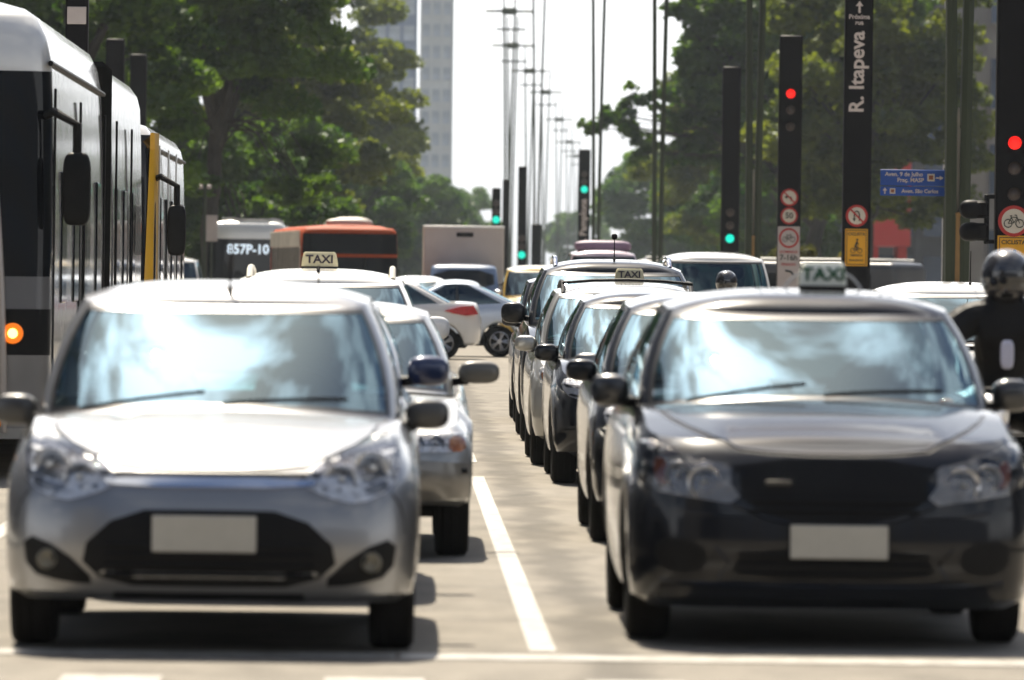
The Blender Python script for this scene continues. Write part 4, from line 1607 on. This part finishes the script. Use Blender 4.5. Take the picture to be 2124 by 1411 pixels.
def round_sign(t, z, r, d=.24, symbol=None, face=SIGNFACE):
    mb = MB()
    mb.disc((0, 0, 0), r, 'Y', .012, 36)
    s_ = mb.build('round_sign', SIGNRED, t)
    s_.location = (0, -d / 2 - .014, z)
    MB().disc((0, -.008, 0), r * .78, 'Y', .008, 36).build('face', face, s_)
    y = -.0165
    k = r * .78
    if symbol == '50':
        text('numerals', '50', r * .95, (0, y, 0), SIGNBLK, s_, ext=.002)
    elif symbol == 'bike':
        bike(s_, 0, y, -.1 * k, k * .95)
    elif symbol in ('left', 'uturn'):
        mb = MB()
        if symbol == 'left':
            mb.box((.28 * k, y, -.28 * k), (.18 * k, .005, .55 * k))
            mb.box((-.08 * k, y, .04 * k), (.75 * k, .005, .16 * k))
            mb.add([(-.35 * k, y - .003, .34 * k), (-.35 * k, y - .003, -.22 * k), (-.75 * k, y - .003, .05 * k)], [(0, 1, 2)])
        else:
            pts = [(.3 * k, y, -.6 * k), (.3 * k, y, .2 * k), (.2 * k, y, .45 * k), (0, y, .55 * k), (-.2 * k, y, .45 * k), (-.3 * k, y, .2 * k), (-.3 * k, y, -.35 * k)]
            mb.tube(pts, .08 * k, 6)
            mb.add([(-.5 * k, y - .004, -.3 * k), (-.1 * k, y - .004, -.3 * k), (-.3 * k, y - .004, -.7 * k)], [(0, 1, 2)])
        mb.build('arrow', SIGNBLK, s_)
        mb = MB()
        a = 1 if symbol == 'left' else 1
        n = Vector((1, 0, 1)).normalized() * .10 * k
        p0, p1 = Vector((-.72 * k, y - .009, .72 * k)), Vector((.72 * k, y - .009, -.72 * k))
        mb.add([p0 - n, p1 - n, p1 + n, p0 + n], [(0, 1, 2, 3)])
        mb.build('red_bar', SIGNRED, s_)
    return s_


def bike(parent, x, y, z, k, m=None, rider=False):
    mb = MB()
    rw = .34 * k
    for sx in (-1, 1):
        pts = [(x + sx * .5 * k + rw * math.cos(a), y, z - .1 * k + rw * math.sin(a)) for a in [2 * math.pi * q / 18 for q in range(19)]]
        mb.tube(pts, .045 * k, 5, cap=False)
    A, B, C_, D_, E2 = (-.5, -.1), (.5, -.1), (-.22, .42), (.28, .42), (.0, -.05)
    for a, b2 in ((A, C_), (C_, D_), (D_, E2), (E2, A), (C_, E2), (D_, B), (D_, (.22, .62)), ((.22, .62), (.05, .62)), (C_, (-.26, .55)), ((-.36, .56), (-.16, .56))):
        mb.tube([(x + a[0] * k, y, z + a[1] * k), (x + b2[0] * k, y, z + b2[1] * k)], .035 * k, 5)
    if rider:
        mb.disc((x + .12 * k, y, z + 1.5 * k), .17 * k, 'Y', .005, 16)
        mb.add([(x - .28 * k, y - .003, z + .65 * k), (x + .0 * k, y - .003, z + .55 * k), (x + .22 * k, y - .003, z + 1.2 * k), (x + .02 * k, y - .003, z + 1.32 * k)], [(0, 1, 2, 3)])
        mb.tube([(x + .1 * k, y, z + 1.15 * k), (x + .35 * k, y, z + .75 * k)], .07 * k, 5)
        mb.tube([(x - .15 * k, y, z + .6 * k), (x + .12 * k, y, z + .2 * k), (x + .0 * k, y, z - .1 * k)], .08 * k, 5)
    return mb.build('bicycle_symbol', m or SIGNBLK, parent)


def yellow_sign(t, z0, z1, w, d=.24, cyc=True):
    s_ = MB().box((0, -d / 2 - .012, (z0 + z1) / 2), (w, .012, z1 - z0), bev=.004).build('yellow_sign', SIGNYEL, t)
    y = -d / 2 - .022
    hgt = z1 - z0
    mb = MB()
    for (a, b2, c2, d2) in ((-w / 2 + .02, w / 2 - .02, z0 + .02, z0 + .03), (-w / 2 + .02, w / 2 - .02, z1 - .03, z1 - .02)):
        mb.box(((a + b2) / 2, y, (c2 + d2) / 2), (b2 - a, .004, d2 - c2))
    for sx in (-1, 1):
        mb.box((sx * (w / 2 - .025), y, (z0 + z1) / 2), (.01, .004, hgt - .066))
    mb.build('border', SIGNBLK, s_)
    text('lettering', 'CICLISTA', w * .185, (0, y, z1 - .085), SIGNBLK, s_, sx=1.0)
    bike(s_, 0, y, (z0 + z1) / 2 - .04, w * .30, rider=True)
    text('small_lettering', 'OBEDECA', w * .12, (0, y, z0 + .17), SIGNBLK, s_)
    text('small_lettering', 'SINALIZACAO', w * .10, (0, y, z0 + .09), SIGNBLK, s_)
    return s_


def zpx(px, py, Y):
    return P(px, py, Y).z - .14


# far right post, bicycle sign
Y = 84
p = P(2103, 300, Y)
t = totem((p.x, Y), 'black signal post at the right edge with red light and bicycle sign', 7.2, .46)
signal(t, zpx(2103, 297, Y), 'red')
round_sign(t, zpx(2094, 459, Y), .195, symbol='bike')
yellow_sign(t, zpx(2094, 600, Y), zpx(2094, 489, Y), .40)
hs = MB()
hs.box((-.33, -.02, zpx(2060, 455, Y)), (.06, .10, .62), bev=.01)
for dz in (.12, -.16):
    hs.sell((-.52, -.02, zpx(2060, 455, Y) + dz), (.15, .13, .12), 2.6)
    hs.box((-.40, -.02, zpx(2060, 455, Y) + dz), (.18, .20, .22), bev=.03)
hs.box((-.27, 0, zpx(2060, 455, Y) + .28), (.14, .05, .05))
hs.box((-.27, 0, zpx(2060, 455, Y) - .28), (.14, .05, .05))
hs.build('side_signal', POST, t)
# street name post
Y = 108
p = P(1778, 300, Y)
t = totem((p.x, Y), 'black post with street name R. Itapeva, no U-turn sign and yellow sign', 7.0, .45)
text('street_name', 'R. Itapeva', .33, (-.02, -.123, zpx(1778, 150, Y)), LET, t, (R(90), R(-90), 0))
text('small_lettering', 'Próxima', .10, (.0, -.123, zpx(1785, 36, Y)), LET, t)
text('small_lettering', 'rua', .10, (.0, -.123, zpx(1785, 48, Y)), LET, t)
mb = MB()
z = zpx(1787, 16, Y)
mb.box((0, -.124, z - .03), (.035, .006, .12))
mb.add([(-.06, -.128, z + .02), (.06, -.128, z + .02), (0, -.128, z + .10)], [(0, 1, 2)])
mb.build('arrow', LET, t)
round_sign(t, zpx(1771, 448, Y), .175, symbol='uturn')
yellow_sign(t, zpx(1769, 552, Y), zpx(1769, 475, Y), .36)
# post with no left turn, 50, bicycle hours
Y = 131
p = P(1638, 300, Y)
t = totem((p.x, Y), 'black signal post with red light, no left turn sign and 50 sign', zpx(1642, 73, Y), .45)
signal(t, zpx(1642, 195, Y), 'red', r=.08)
round_sign(t, zpx(1633, 410, Y), .17, symbol='left')
round_sign(t, zpx(1632, 448, Y), .165, symbol='50')
zb_, zt_ = zpx(1630, 640, Y), zpx(1630, 470, Y)
pl = MB().box((0, -.135, (zb_ + zt_) / 2), (.43, .014, zt_ - zb_), bev=.004).build('hours_panel', SIGNFACE2, t)
mb = MB()
zz = zpx(1631, 494, Y)
rs = MB().disc((0, -.146, zz), .195, 'Y', .008, 36).build('red_ring', SIGNRED, pl)
MB().disc((0, -.152, zz), .155, 'Y', .008, 36).build('ring_face', SIGNFACE2, pl)
bike(pl, 0, -.158, zz - .01, .14)
text('lettering', 'DOMINGO', .07, (0, -.144, zpx(1631, 523, Y)), SIGNRED, pl)
text('lettering', '7-16h', .15, (0, -.144, zpx(1631, 535, Y)), SIGNBLK, pl)
text('lettering', 'FERIADO', .07, (0, -.144, zpx(1631, 549, Y)), SIGNRED, pl)
mb = MB()
zz = zpx(1631, 567, Y)
mb.tube([(-.06, -.146, zz + .05), (.05, -.146, zz + .03), (.10, -.146, zz - .04)], .02, 6)
mb.build('curved_arrow', SIGNBLK, pl)
# further posts along the median
for (px, py_top, py_sig, Y, lit, wd, lab) in (
        (1516, 138, 435, 166, 'green', .45, 'black signal post with green light left of the 50 sign post'),
        (1213, 310, 320, 286, 'green', .50, 'far black signal post with green light and lettering, right of the lamp masts'),
        (1085, 345, 520, 262, 'green', .34, 'tall thin far signal post right of the box truck, low green light'),
        (1031, 390, 425, 262, 'green', .34, 'short far signal post just above the box truck, green light'),
        (1051, 372, None, 300, None, .30, 'plain far black post beside the box truck'),
        (1115, 465, None, 310, None, .46, 'low dark cabinet post above the yellow minivan'),
        (237, 80, None, 152, None, .42, 'plain black post behind the bus roofs, taller of the pair'),
        (285, 112, None, 168, None, .42, 'plain black post behind the bus roofs, shorter of the pair')):
    p = P(px, 300, Y)
    t = totem((p.x, Y), lab, zpx(px, py_top, Y), wd)
    if lit:
        s_ = {1516: 435, 1213: 393, 1085: 505, 1031: 432}[px]
        top = {1516: zpx(1513, 495, Y) + .64, 1213: zpx(1214, 393, Y) + .64, 1085: zpx(1083, 529, Y) + .64, 1031: zpx(1031, 456, Y) + .64}[px]
        signal(t, top, 'green', r=.095 if px == 1516 else .13)
    if px == 1213:
        text('lettering', 'R. Pamplona', .40, (-.02, -.125, zpx(1213, 462, Y)), LET, t, (R(90), R(-90), 0))
Y = 78
p = P(160, 50, Y)
t = totem((p.x, Y), 'dark signal housing above the near bus, pale panel on it', zpx(160, -60, Y), .26)
MB().box((0, -.13, zpx(160, 33, Y)), (.22, .02, .20), bev=.005).build('pale_panel', SIGNFACE2, t)

# ------------------------------------------------------------------ lamp masts
MASTM = mat('mast_steel', (.042, .055, .034), .5, .3, var=.15, vscale=1)
MASTB = mat('mast_bronze', (.20, .13, .065), .28, .9, var=.2, vscale=3)


def mast(x, y, label, h=20.6, near=False, lean=0.0):
    t = thing('lamp_mast', (x, y, .14), 0, label, 'lamp mast', 'tall lamp masts along the avenue')
    if near:
        mb = MB()
        mb.lathe([(.17, 0), (.15, .1), (.145, 2.3), (.15, 2.32), (.15, 2.36), (.0005, 2.38)], (0, 0, 0), 'Z', 24)
        mb.build('base_column', MASTB, t)
        mb = MB()
        mb.lathe([(.03, 3.25), (.042, 3.35), (.03, 3.5), (.018, 3.53), (.026, 3.57), (.014, 3.78), (.0005, 3.8)], (0, 0, 0), 'Z', 14)
        mb.tube([(0, 0, 2.3), (0, 0, 3.27)], .03, 8)
        mb.build('finial', SIGNFACE, t)
    for k in range(4):
        a = math.pi / 4 + k * math.pi / 2
        r0, r1 = .11, .62
        mb = MB()
        pts = []
        for q in range(6):
            u = q / 5
            rr = lerp(r0, r1, u ** 1.6)
            pts.append((rr * math.cos(a), rr * math.sin(a), lerp(.0, h + 2.2 * (k % 2), u)))
        mb.tube(pts, [q_ * (1.2 if y < 450 else 1.7) for q_ in (.075, .068, .06, .055, .05, .045)], 6)
        mb.build('pole', MASTM, t)
    mb = MB()
    mb.tube([(-1.65, 0, h - .2), (1.65, 0, h - .2)], .11, 6)
    mb.tube([(0, -1.2, h - .2), (0, 1.2, h - .2)], .05, 6)
    mb.build('cross_arm', MASTM, t)
    mb = MB()
    mb.tube([(-.95, 0, h - 1.5), (1.2, 0, h - 1.5)], .09, 6)
    mb.build('lower_arm', MASTM, t)
    for sx in (-1, 1):
        MB().sell((sx * 1.35, 0, h - .22), (.42, .16, .09), 3, 14, 8).build('lamp_head', MASTM, t)
    MB().lathe([(.45, h - .45), (.55, h - .35), (.55, h - .05), (.45, h + .05), (.0005, h + .06)], (0, 0, 0), 'Z', 16).build('lamp_ring', MASTM, t)
    return t


for i, (px, Y) in enumerate(((1985, 92), (1562, 146), (1364, 197), (1236, 258), (1112, 375), (1051, 484), (1058, 556), (1094, 624), (1128, 695), (1157, 815), (1178, 950), (1194, 1060))):
    p = P(px, 470, Y)
    lab = ('lamp mast with bronze base column beside the blue sign', 'lamp mast between the green signal post and the 50 sign post', 'lamp mast behind the overhanging branch, right of the sky gap',
           'lamp mast right of the green signal post in the sky gap', 'lamp mast above the yellow minivan', 'tallest full lamp mast in the sky gap, nearest one whose cross arm shows',
           'lamp mast with the second highest cross arm', 'lamp mast with the third highest cross arm', 'lamp mast with the fourth highest cross arm',
           'lamp mast with the fifth highest cross arm', 'lamp mast with the second lowest cross arm', 'farthest lamp mast with the lowest cross arm')[i]
    mast(p.x, Y, lab, near=i < 2)

# ------------------------------------------------------------------ blue direction sign
Y = 92.3
pc = P(1893, 378, Y)
t = thing('direction_sign', (pc.x, Y, .14), 0, 'blue direction sign with white lettering left of the bronze mast', 'road sign')
z = pc.z - .14
MB().box((0, 0, z + .06), (.885, .02, .22), bev=.005).build('upper_panel', SIGNBLUE, t)
MB().box((0, 0, z - .125), (.885, .02, .125), bev=.005).build('lower_panel', SIGNBLUE, t)
text('lettering', 'Aven. 9 de Julho', .078, (-.12, -.014, z + .105), LET, t)
text('lettering', 'Praç. MASP', .078, (-.03, -.014, z + .025), LET, t)
text('lettering', 'Aven. São Carlos', .072, (.10, -.014, z - .125), LET, t)
for (x, dz, s_) in ((.25, .065, .10), (-.275, -.125, .075)):
    q = MB().box((x, -.013, z + dz), (s_, .008, s_), bev=.003).build('pictogram', SIGNFACE, t)
    MB().box((x, -.019, z + dz), (s_ * .6, .006, s_ * .6), bev=.003).build('pictogram_mark', mat('picto_brown', (.25, .07, .03), .5), q)
mb = MB()
mb.box((.345, -.015, z + .06), (.06, .005, .018))
mb.add([(.37, -.019, z + .09), (.37, -.019, z + .03), (.42, -.019, z + .06)], [(0, 2, 1)])
mb.box((-.38, -.015, z - .14), (.016, .005, .05))
mb.add([(-.41, -.019, z - .12), (-.35, -.019, z - .12), (-.38, -.019, z - .08)], [(0, 1, 2)])
mb.build('arrow', LET, t)
mb = MB()
mb.tube([(.45, .03, 0), (.45, .03, z + .2)], .02, 8)
mb.box((.1, .02, z), (.75, .02, .03))
mb.build('support', MASTM, t)

# ------------------------------------------------------------------ small things at the left kerb
Y = 205
p = P(425, 400, Y)
t = thing('camera_pole', (p.x, Y, .15), 0, 'slim pole with two small camera heads left of the white bus', 'pole')
h = p.z - .15 + .2
MB().tube([(0, 0, 0), (0, 0, h)], [.06, .045], 8).build('pole', MASTM, t)
for sx in (-1, 1):
    MB().box((sx * .13, -.05, h - .02), (.13, .26, .13), bev=.03).build('camera_head', SIGNFACE2, t)
MB().box((0, 0, h - .1), (.36, .04, .04)).build('bracket', MASTM, t)
p = P(437, 480, Y)
t = thing('street_sign', (p.x, Y + 1, .15), 0, 'grey back of a small sign board beside the camera pole', 'sign')
MB().box((0, 0, p.z - .15 + .1), (.36, .03, .8), bev=.02).build('board', SIGNFACE2, t)
MB().tube([(0, .04, 0), (0, .04, p.z - .15 + .4)], .03, 8).build('pole', MASTM, t)
p = P(400, 520, 176)
t = thing('parked_van', (p.x - .55, 176, 0), 0, 'pale van at the left kerb right of the yellow striped bus', 'van')
bpy.data.objects.remove(t)
pv = make_car('van', 'pale van at the left kerb just right of the yellow striped bus', p.x - .75, 178, WHITEP, VAN, gl=GLASS_D, seats=False)
plate_on(pv, 0, .45)

#@@TREES
# ------------------------------------------------------------------ trees
LEAF1 = leaf_mat('leaf_deep', (.016, .046, .012), (.100, .170, .020), .5)
LEAF2 = leaf_mat('leaf_olive', (.032, .055, .014), (.135, .160, .026), .46)
LEAF3 = leaf_mat('leaf_bluegreen', (.013, .043, .016), (.078, .140, .026), .48)
BARK = mat('bark', (.045, .038, .032), .9, var=.3, vscale=2, bump=.6, bscale=8)


def tree_meshes(seed, H, rad, base, n_cl, leaves, leaf, lm, flat=.42, extra=(), trunk_r=.25, fork=None):
    rg = np.random.default_rng(seed)
    cz, hz = (H + base) / 2, (H - base) / 2
    cl = []
    while len(cl) < n_cl:
        u = rg.normal(size=3)
        u /= np.linalg.norm(u)
        rr = rg.uniform(.25, 1.0) ** .55
        p = u * rr
        lob = 1 + .22 * math.sin(3 * math.atan2(p[1], p[0]) + seed) + .12 * math.sin(5 * p[2] + seed * 2)
        q = np.array([p[0] * rad * lob, p[1] * rad * lob, cz + p[2] * hz * (1 + .1 * math.sin(4 * p[0] + seed))])
        cl.append((q, rg.uniform(.75, 1.35)))
    for e in extra:
        for _ in range(8):
            o_ = rg.normal(size=3) * np.array([.75, .75, .45]) * rad * .17 * e[3]
            cl.append((np.array(e[:3], float) + o_, e[3] * rg.uniform(.4, .8)))
    cen = np.array([c[0] for c in cl])
    siz = np.array([c[1] for c in cl])
    csz = rad * .20
    n = leaves
    idx = rg.choice(len(cl), n, p=siz ** 1.6 / np.sum(siz ** 1.6))
    d = rg.normal(size=(n, 3))
    d /= np.linalg.norm(d, axis=1)[:, None]
    d *= (rg.uniform(0.05, 1, n) ** .45)[:, None]
    pos = cen[idx] + d * np.stack([siz[idx] * csz, siz[idx] * csz, siz[idx] * csz * flat], 1)
    # drooping rim
    pos[:, 2] -= .25 * csz * (d[:, 0] ** 2 + d[:, 1] ** 2)
    nr = rg.normal(size=(n, 3)) * .8 + np.array([0, 0, .9])
    nr /= np.linalg.norm(nr, axis=1)[:, None]
    a = np.cross(nr, rg.normal(size=(n, 3)))
    a /= np.linalg.norm(a, axis=1)[:, None]
    b = np.cross(nr, a)
    sz = leaf * rg.uniform(.6, 1.35, n)
    L_ = a * sz[:, None]
    W_ = b * (sz * .45)[:, None]
    v = np.empty((n, 4, 3))
    v[:, 0] = pos - L_ * .6
    v[:, 1] = pos + W_ - nr * (sz * .12)[:, None]
    v[:, 2] = pos + L_ * .6
    v[:, 3] = pos - W_ - nr * (sz * .12)[:, None]
    me = bpy.data.meshes.new('crown')
    me.vertices.add(4 * n)
    me.vertices.foreach_set('co', v.reshape(-1).astype(np.float32))
    me.loops.add(4 * n)
    me.loops.foreach_set('vertex_index', np.arange(4 * n, dtype=np.int32))
    me.polygons.add(n)
    me.polygons.foreach_set('loop_start', np.arange(0, 4 * n, 4, dtype=np.int32))
    me.polygons.foreach_set('loop_total', np.full(n, 4, dtype=np.int32))
    me.materials.append(lm)
    me.update(calc_edges=True)
    mb = MB()
    fk = fork if fork is not None else base + .12 * (H - base)
    wob = [(rg.normal() * .10, rg.normal() * .10) for _ in range(6)]
    tp = [(wob[i][0] * i / 3, wob[i][1] * i / 3, fk * i / 5) for i in range(6)]
    mb.tube(tp, [trunk_r * 1.35, trunk_r * 1.05, trunk_r, trunk_r * .95, trunk_r * .92, trunk_r * .85], 10)
    top = Vector(tp[-1])
    order = rg.permutation(len(cl))[:30].tolist() + list(range(n_cl, len(cl), 3))
    for i in order:
        e = Vector(cen[i])
        mid = top.lerp(e, .45) + Vector((rg.normal() * .3, rg.normal() * .3, .12 * (e - top).length * (1 if e.z > top.z else .5)))
        st = top - Vector((0, 0, rg.uniform(0, fk * .25)))
        mb.tube([st, st.lerp(mid, .5) + Vector((rg.normal() * .12, rg.normal() * .12, .1)), mid, mid.lerp(e, .6), e], [trunk_r * k_ for k_ in ((.45, .34, .22, .13, .05) if i < n_cl else (.2, .16, .11, .07, .03))], 6)
    tr = mb.build('trunk', BARK)
    td = tr.data
    bpy.data.objects.remove(tr)
    return td, me


def plant_tree(meshes, x, y, label, rz=0, sc=1.0, name='street_tree', cat='tree', z=.0):
    t = thing(name, (x, y, z), rz, label, cat, 'trees along the avenue')
    link('trunk', meshes[0], t)
    link('crown', meshes[1], t)
    t.scale = (sc, sc, sc)
    return t


T1 = tree_meshes(3, 15.5, 4.6, 2.6, 150, 42000, .24, LEAF1, .5, trunk_r=.26, fork=6.5)
T2 = tree_meshes(11, 17.0, 5.2, 3.0, 130, 34000, .30, LEAF2, .55, trunk_r=.26)
T3 = tree_meshes(23, 9.0, 4.2, 1.0, 90, 24000, .26, LEAF3, .55, trunk_r=.2)
xr, yr_ = P(1690, 400, 330).x, 330


def ex(px, py, s_, dy=0):
    q = P(px, py, 330)
    return (q.x - xr, dy, q.z, s_)


EXTRA = [ex(*a) for a in ((1230, 258, .34), (1265, 245, .42, .5), (1300, 260, .45), (1320, 205, .5, .6), (1345, 290, .45), (1330, 325, .34), (1375, 195, .45), (1400, 250, .65), (1440, 300, .7), (1395, 330, .45), (1470, 220, .8),
                              (1425, 110, .5), (1450, 60, .7), (1440, 160, .5), (1500, 140, .8), (1540, 250, .9), (1520, 20, .9), (1480, 330, .6), (1560, 60, 1.0), (1600, 180, 1.0), (1620, 300, .9), (1420, 20, .6), (1580, 350, .7))]
T4 = tree_meshes(5, 17.5, 6.4, 7.0, 150, 60000, .30, LEAF3, .42, extra=EXTRA, trunk_r=.42, fork=5.5)

T6 = tree_meshes(41, 16.0, 4.7, 6.2, 130, 40000, .24, LEAF1, .5, trunk_r=.27, fork=7.5, extra=[(-2.2, -1.5, 5.4, .8), (-1.4, -2.2, 4.6, .6), (3.4, -1, 5.6, .9), (2.4, -1.0, 4.6, .7), (3.9, 0, 4.4, .7)])
plant_tree(T6, -6.5, 230, 'big green street tree with visible dark trunk at left, above the white bus', 0.4)
plant_tree(T1, -10.2, 205, 'dense tree behind the near bus roofs at far left', 2.1, 1.0)
plant_tree(T1, -12.5, 260, 'dark tree behind the plain black posts at left', 4.0, 1.15)
plant_tree(T3, -5.9, 262, 'low bright green tree above the route number bus', 1.0, .85)
plant_tree(T3, -7.2, 300, 'low leafy tree behind the big left tree', 3.0, 1.05)
plant_tree(T2, -5.6, 340, 'tall olive tree right behind the big left tree', .8, .95)
plant_tree(T2, -4.7, 470, 'hazy olive tree in front of the pale blue tower', 2.4, 1.28)
plant_tree(T3, -3.4, 420, 'low hazy tree above the orange bus', 5.0, 1.05)
plant_tree(T3, .6, 560, 'low hazy tree above the box truck', 4.2, 1.2)
plant_tree(T3, 3.5, 700, 'far pale tree left of the box truck top edge', .3, 1.35)
plant_tree(T3, 6.6, 800, 'far pale tree at the left foot of the sky gap', 2.0, 1.45)
plant_tree(T3, 9.0, 900, 'farthest pale tree at the foot of the lamp masts', 1.2, 1.2)
plant_tree(T4, xr, yr_, 'great spreading tree at right whose branch reaches into the sky gap', 0)
plant_tree(T3, 24.0, 480, 'lower dark tree behind the no U-turn post', 2.7, 1.4)
plant_tree(T3, 25.5, 640, 'hazy tree at the right edge of the sky gap, above the white van', .9, 1.7)
plant_tree(T3, 35.0, 760, 'hazy pale tree behind the green signal post at right', 3.9, 1.9)
plant_tree(T3, 30.0, 1120, 'tiny far rounded tree at the end of the avenue', 1.1, 1.5)
plant_tree(T2, P(1800, 400, 300).x, 300, 'dense dark tree above the blue direction sign', 5.2, 1.05)
plant_tree(T2, P(1540, 400, 420).x, 420, 'dark tree behind the overhanging branch, left of the great tree trunk', 2.2, 1.0)
plant_tree(T3, P(1640, 400, 380).x, 380, 'low dark tree under the great spreading tree', 1.2, 1.1)
T5 = tree_meshes(31, 2.6, 1.6, .3, 40, 7000, .16, leaf_mat('leaf_yellow', (.06, .07, .02), (.22, .17, .04), .35), .6, trunk_r=.05)
plant_tree(T5, P(1690, 500, 215).x, 215, 'low yellowish shrub between the 50 sign post and the yellow sign', .5, 1.0, 'median_shrub', 'shrub', .14)
plant_tree(T5, P(1610, 500, 236).x, 236, 'low yellowish shrub left of the 50 sign post', 2.5, .9, 'median_shrub', 'shrub', .14)

#@@BUILD
# ------------------------------------------------------------------ buildings
BGLASS = mat('tower_glass', (.07, .10, .16), .12, .3, spec=.8, var=.35, vscale=.25)
BCONC = mat('tower_concrete', (.36, .36, .37), .8, var=.12, vscale=.3)
BPANE = mat('tower_pane', (.27, .31, .37), .5, var=.35, vscale=.4)
BLITE = mat('tower_pale', (.42, .45, .47), .8, var=.1, vscale=.3)
BBLUE = mat('facade_bluegrey', (.13, .17, .26), .5, var=.2, vscale=.3)
BDARK = mat('facade_dark', (.085, .085, .09), .75, var=.2, vscale=.3)
BRED = mat('red_concrete', (.38, .03, .035), .6, var=.1, vscale=.5)
BGREY = mat('grey_concrete', (.33, .30, .28), .85, var=.2, vscale=.5, bump=.3, bscale=2)


def building(name, label, x, y, w, d, h, wall, nx, nz, gm=None, margin=.22, rz=0.0, z0=0.0, sill=True, sides=True):
    """block with a window grid; each window a recessed pane with a sill, its own part"""
    t = thing(name, (x, y, 0), rz, label, 'building')
    MB().box((0, d / 2, h / 2), (w, d, h), bev=.05).build('wall', wall, t, smooth=False)
    MB().box((0, d / 2, h + .25), (w + .4, d + .4, .5), bev=.05).build('cornice', wall, t, smooth=False)
    sx, sz = w / nx, (h - 1.0) / nz
    pw, ph = sx * (1 - margin), sz * .58
    pane = MB().box((0, 0, 0), (pw, .06, ph)).build('window', gm or BGLASS, t, smooth=False)
    me = pane.data
    silm = MB().box((0, 0, 0), (pw + .2, .22, .12)).build('sill', wall, pane, smooth=False)
    sme = silm.data
    first = True
    for i in range(nx):
        for k in range(nz):
            loc = (-w / 2 + (i + .5) * sx, -.005, .8 + z0 + (k + .5) * sz)
            if first:
                o, s_ = pane, silm
                first = False
            else:
                o = link('window', me, t)
                s_ = link('sill', sme, o)
            o.location = loc
            s_.location = (0, -.06, -ph / 2 - .06)
    # mullion piers between the windows stand proud so that panes sit in recesses
    pm_ = MB().box((0, 0, h / 2), (sx * margin * .8, .35, h - .1)).build('pier', wall, t, smooth=False)
    pme = pm_.data
    for i in range(nx + 1):
        o = pm_ if i == 0 else link('pier', pme, t)
        o.location = (-w / 2 + i * sx, -.08, 0)
    return t


Y = 980
xa, xb = P(742, 200, Y).x, P(862, 200, Y).x
building('office_tower', 'blue grey glass tower behind the left trees', (xa + xb) / 2, Y, xb - xa, 14, 50, BBLUE, 4, 13, gm=BPANE, margin=.2)
xa, xb = P(872, 200, 950).x, P(937, 200, 950).x
building('office_tower', 'pale narrow tower at the left edge of the sky gap', (xa + xb) / 2, 950, xb - xa, 10, 50, BLITE, 3, 16, gm=BPANE, margin=.3)
building('office_block', 'dark long building behind the left street trees', -30, 300, 34, 16, 21, BDARK, 12, 6)
building('office_block', 'dark building behind the far left trees, above the bus roofs', -16.5, 285, 6, 20, 20, BDARK, 2, 6)
building('office_block', 'dark building behind the right trees', 36, 430, 18, 20, 19, BDARK, 6, 6)
t = building('office_block', 'grey concrete building at right between mast and signal post', 33.2, 335, 10, 16, 18, BGREY, 3, 4, margin=.6)
for (x, y, w_, d_, h_, nx_, nz_, rz_, lb) in (
        (-26, -120, 170, 20, 38, 20, 9, 90, 'unseen dark office block added behind the viewer on the left to cut sky light'),
        (-25, 205, 350, 20, 46, 40, 11, 90, 'unseen tall dark office block added outside the left edge to darken reflections'),
        (48, 215, 370, 20, 26, 40, 6, -90, 'unseen dark office block added outside the right edge to darken reflections'),
        (14, -75, 220, 18, 30, 26, 8, 180, 'unseen dark office block added behind the viewer to darken the car fronts')):
    building('office_block', lb, x, y, w_, d_, h_, BDARK, nx_, nz_, rz=R(rz_))  # unseen blocks added to cut sky fill and darken reflections on the cars
# red beam and pillars of the museum like hall, kept generic
xa, xb = P(1806, 400, 360).x, P(1890, 400, 360).x
t = thing('red_hall', ((xa + xb) / 2, 360, 0), 0, 'red concrete block seen below the blue direction sign', 'building')
MB().box((0, 3, 6.0), (xb - xa, 6, 5.2), bev=.05).build('beam', BRED, t, smooth=False)
for sx in (-1, 1):
    MB().box((sx * (xb - xa) * .35, 3, 1.7), (.5, 3, 3.39), bev=.05).build('pillar', BRED, t, smooth=False)
MB().box((0, 4, 1.5), (xb - xa - .3, .4, 2.9), bev=.02).build('glass_wall', BGLASS, t, smooth=False)

# ------------------------------------------------------------------ haze
hz = MB()
hz.box((0, 1325, 29.5), (3100, 3250, 62))
ho = hz.build('haze', [], smooth=False)
tag(ho, kind='stuff')
hm = bpy.data.materials.new('haze_air')
hm.use_nodes = True
tn = hm.node_tree
tn.nodes.remove(tn.nodes['Principled BSDF'])
pvn = tn.nodes.new('ShaderNodeVolumePrincipled')
pvn.inputs['Color'].default_value = (.80, .90, 1.0, 1)
pvn.inputs['Density'].default_value = 0.00011
pvn.inputs['Anisotropy'].default_value = .25
tn.links.new(pvn.outputs[0], tn.nodes['Material Output'].inputs['Volume'])
ho.data.materials.append(hm)
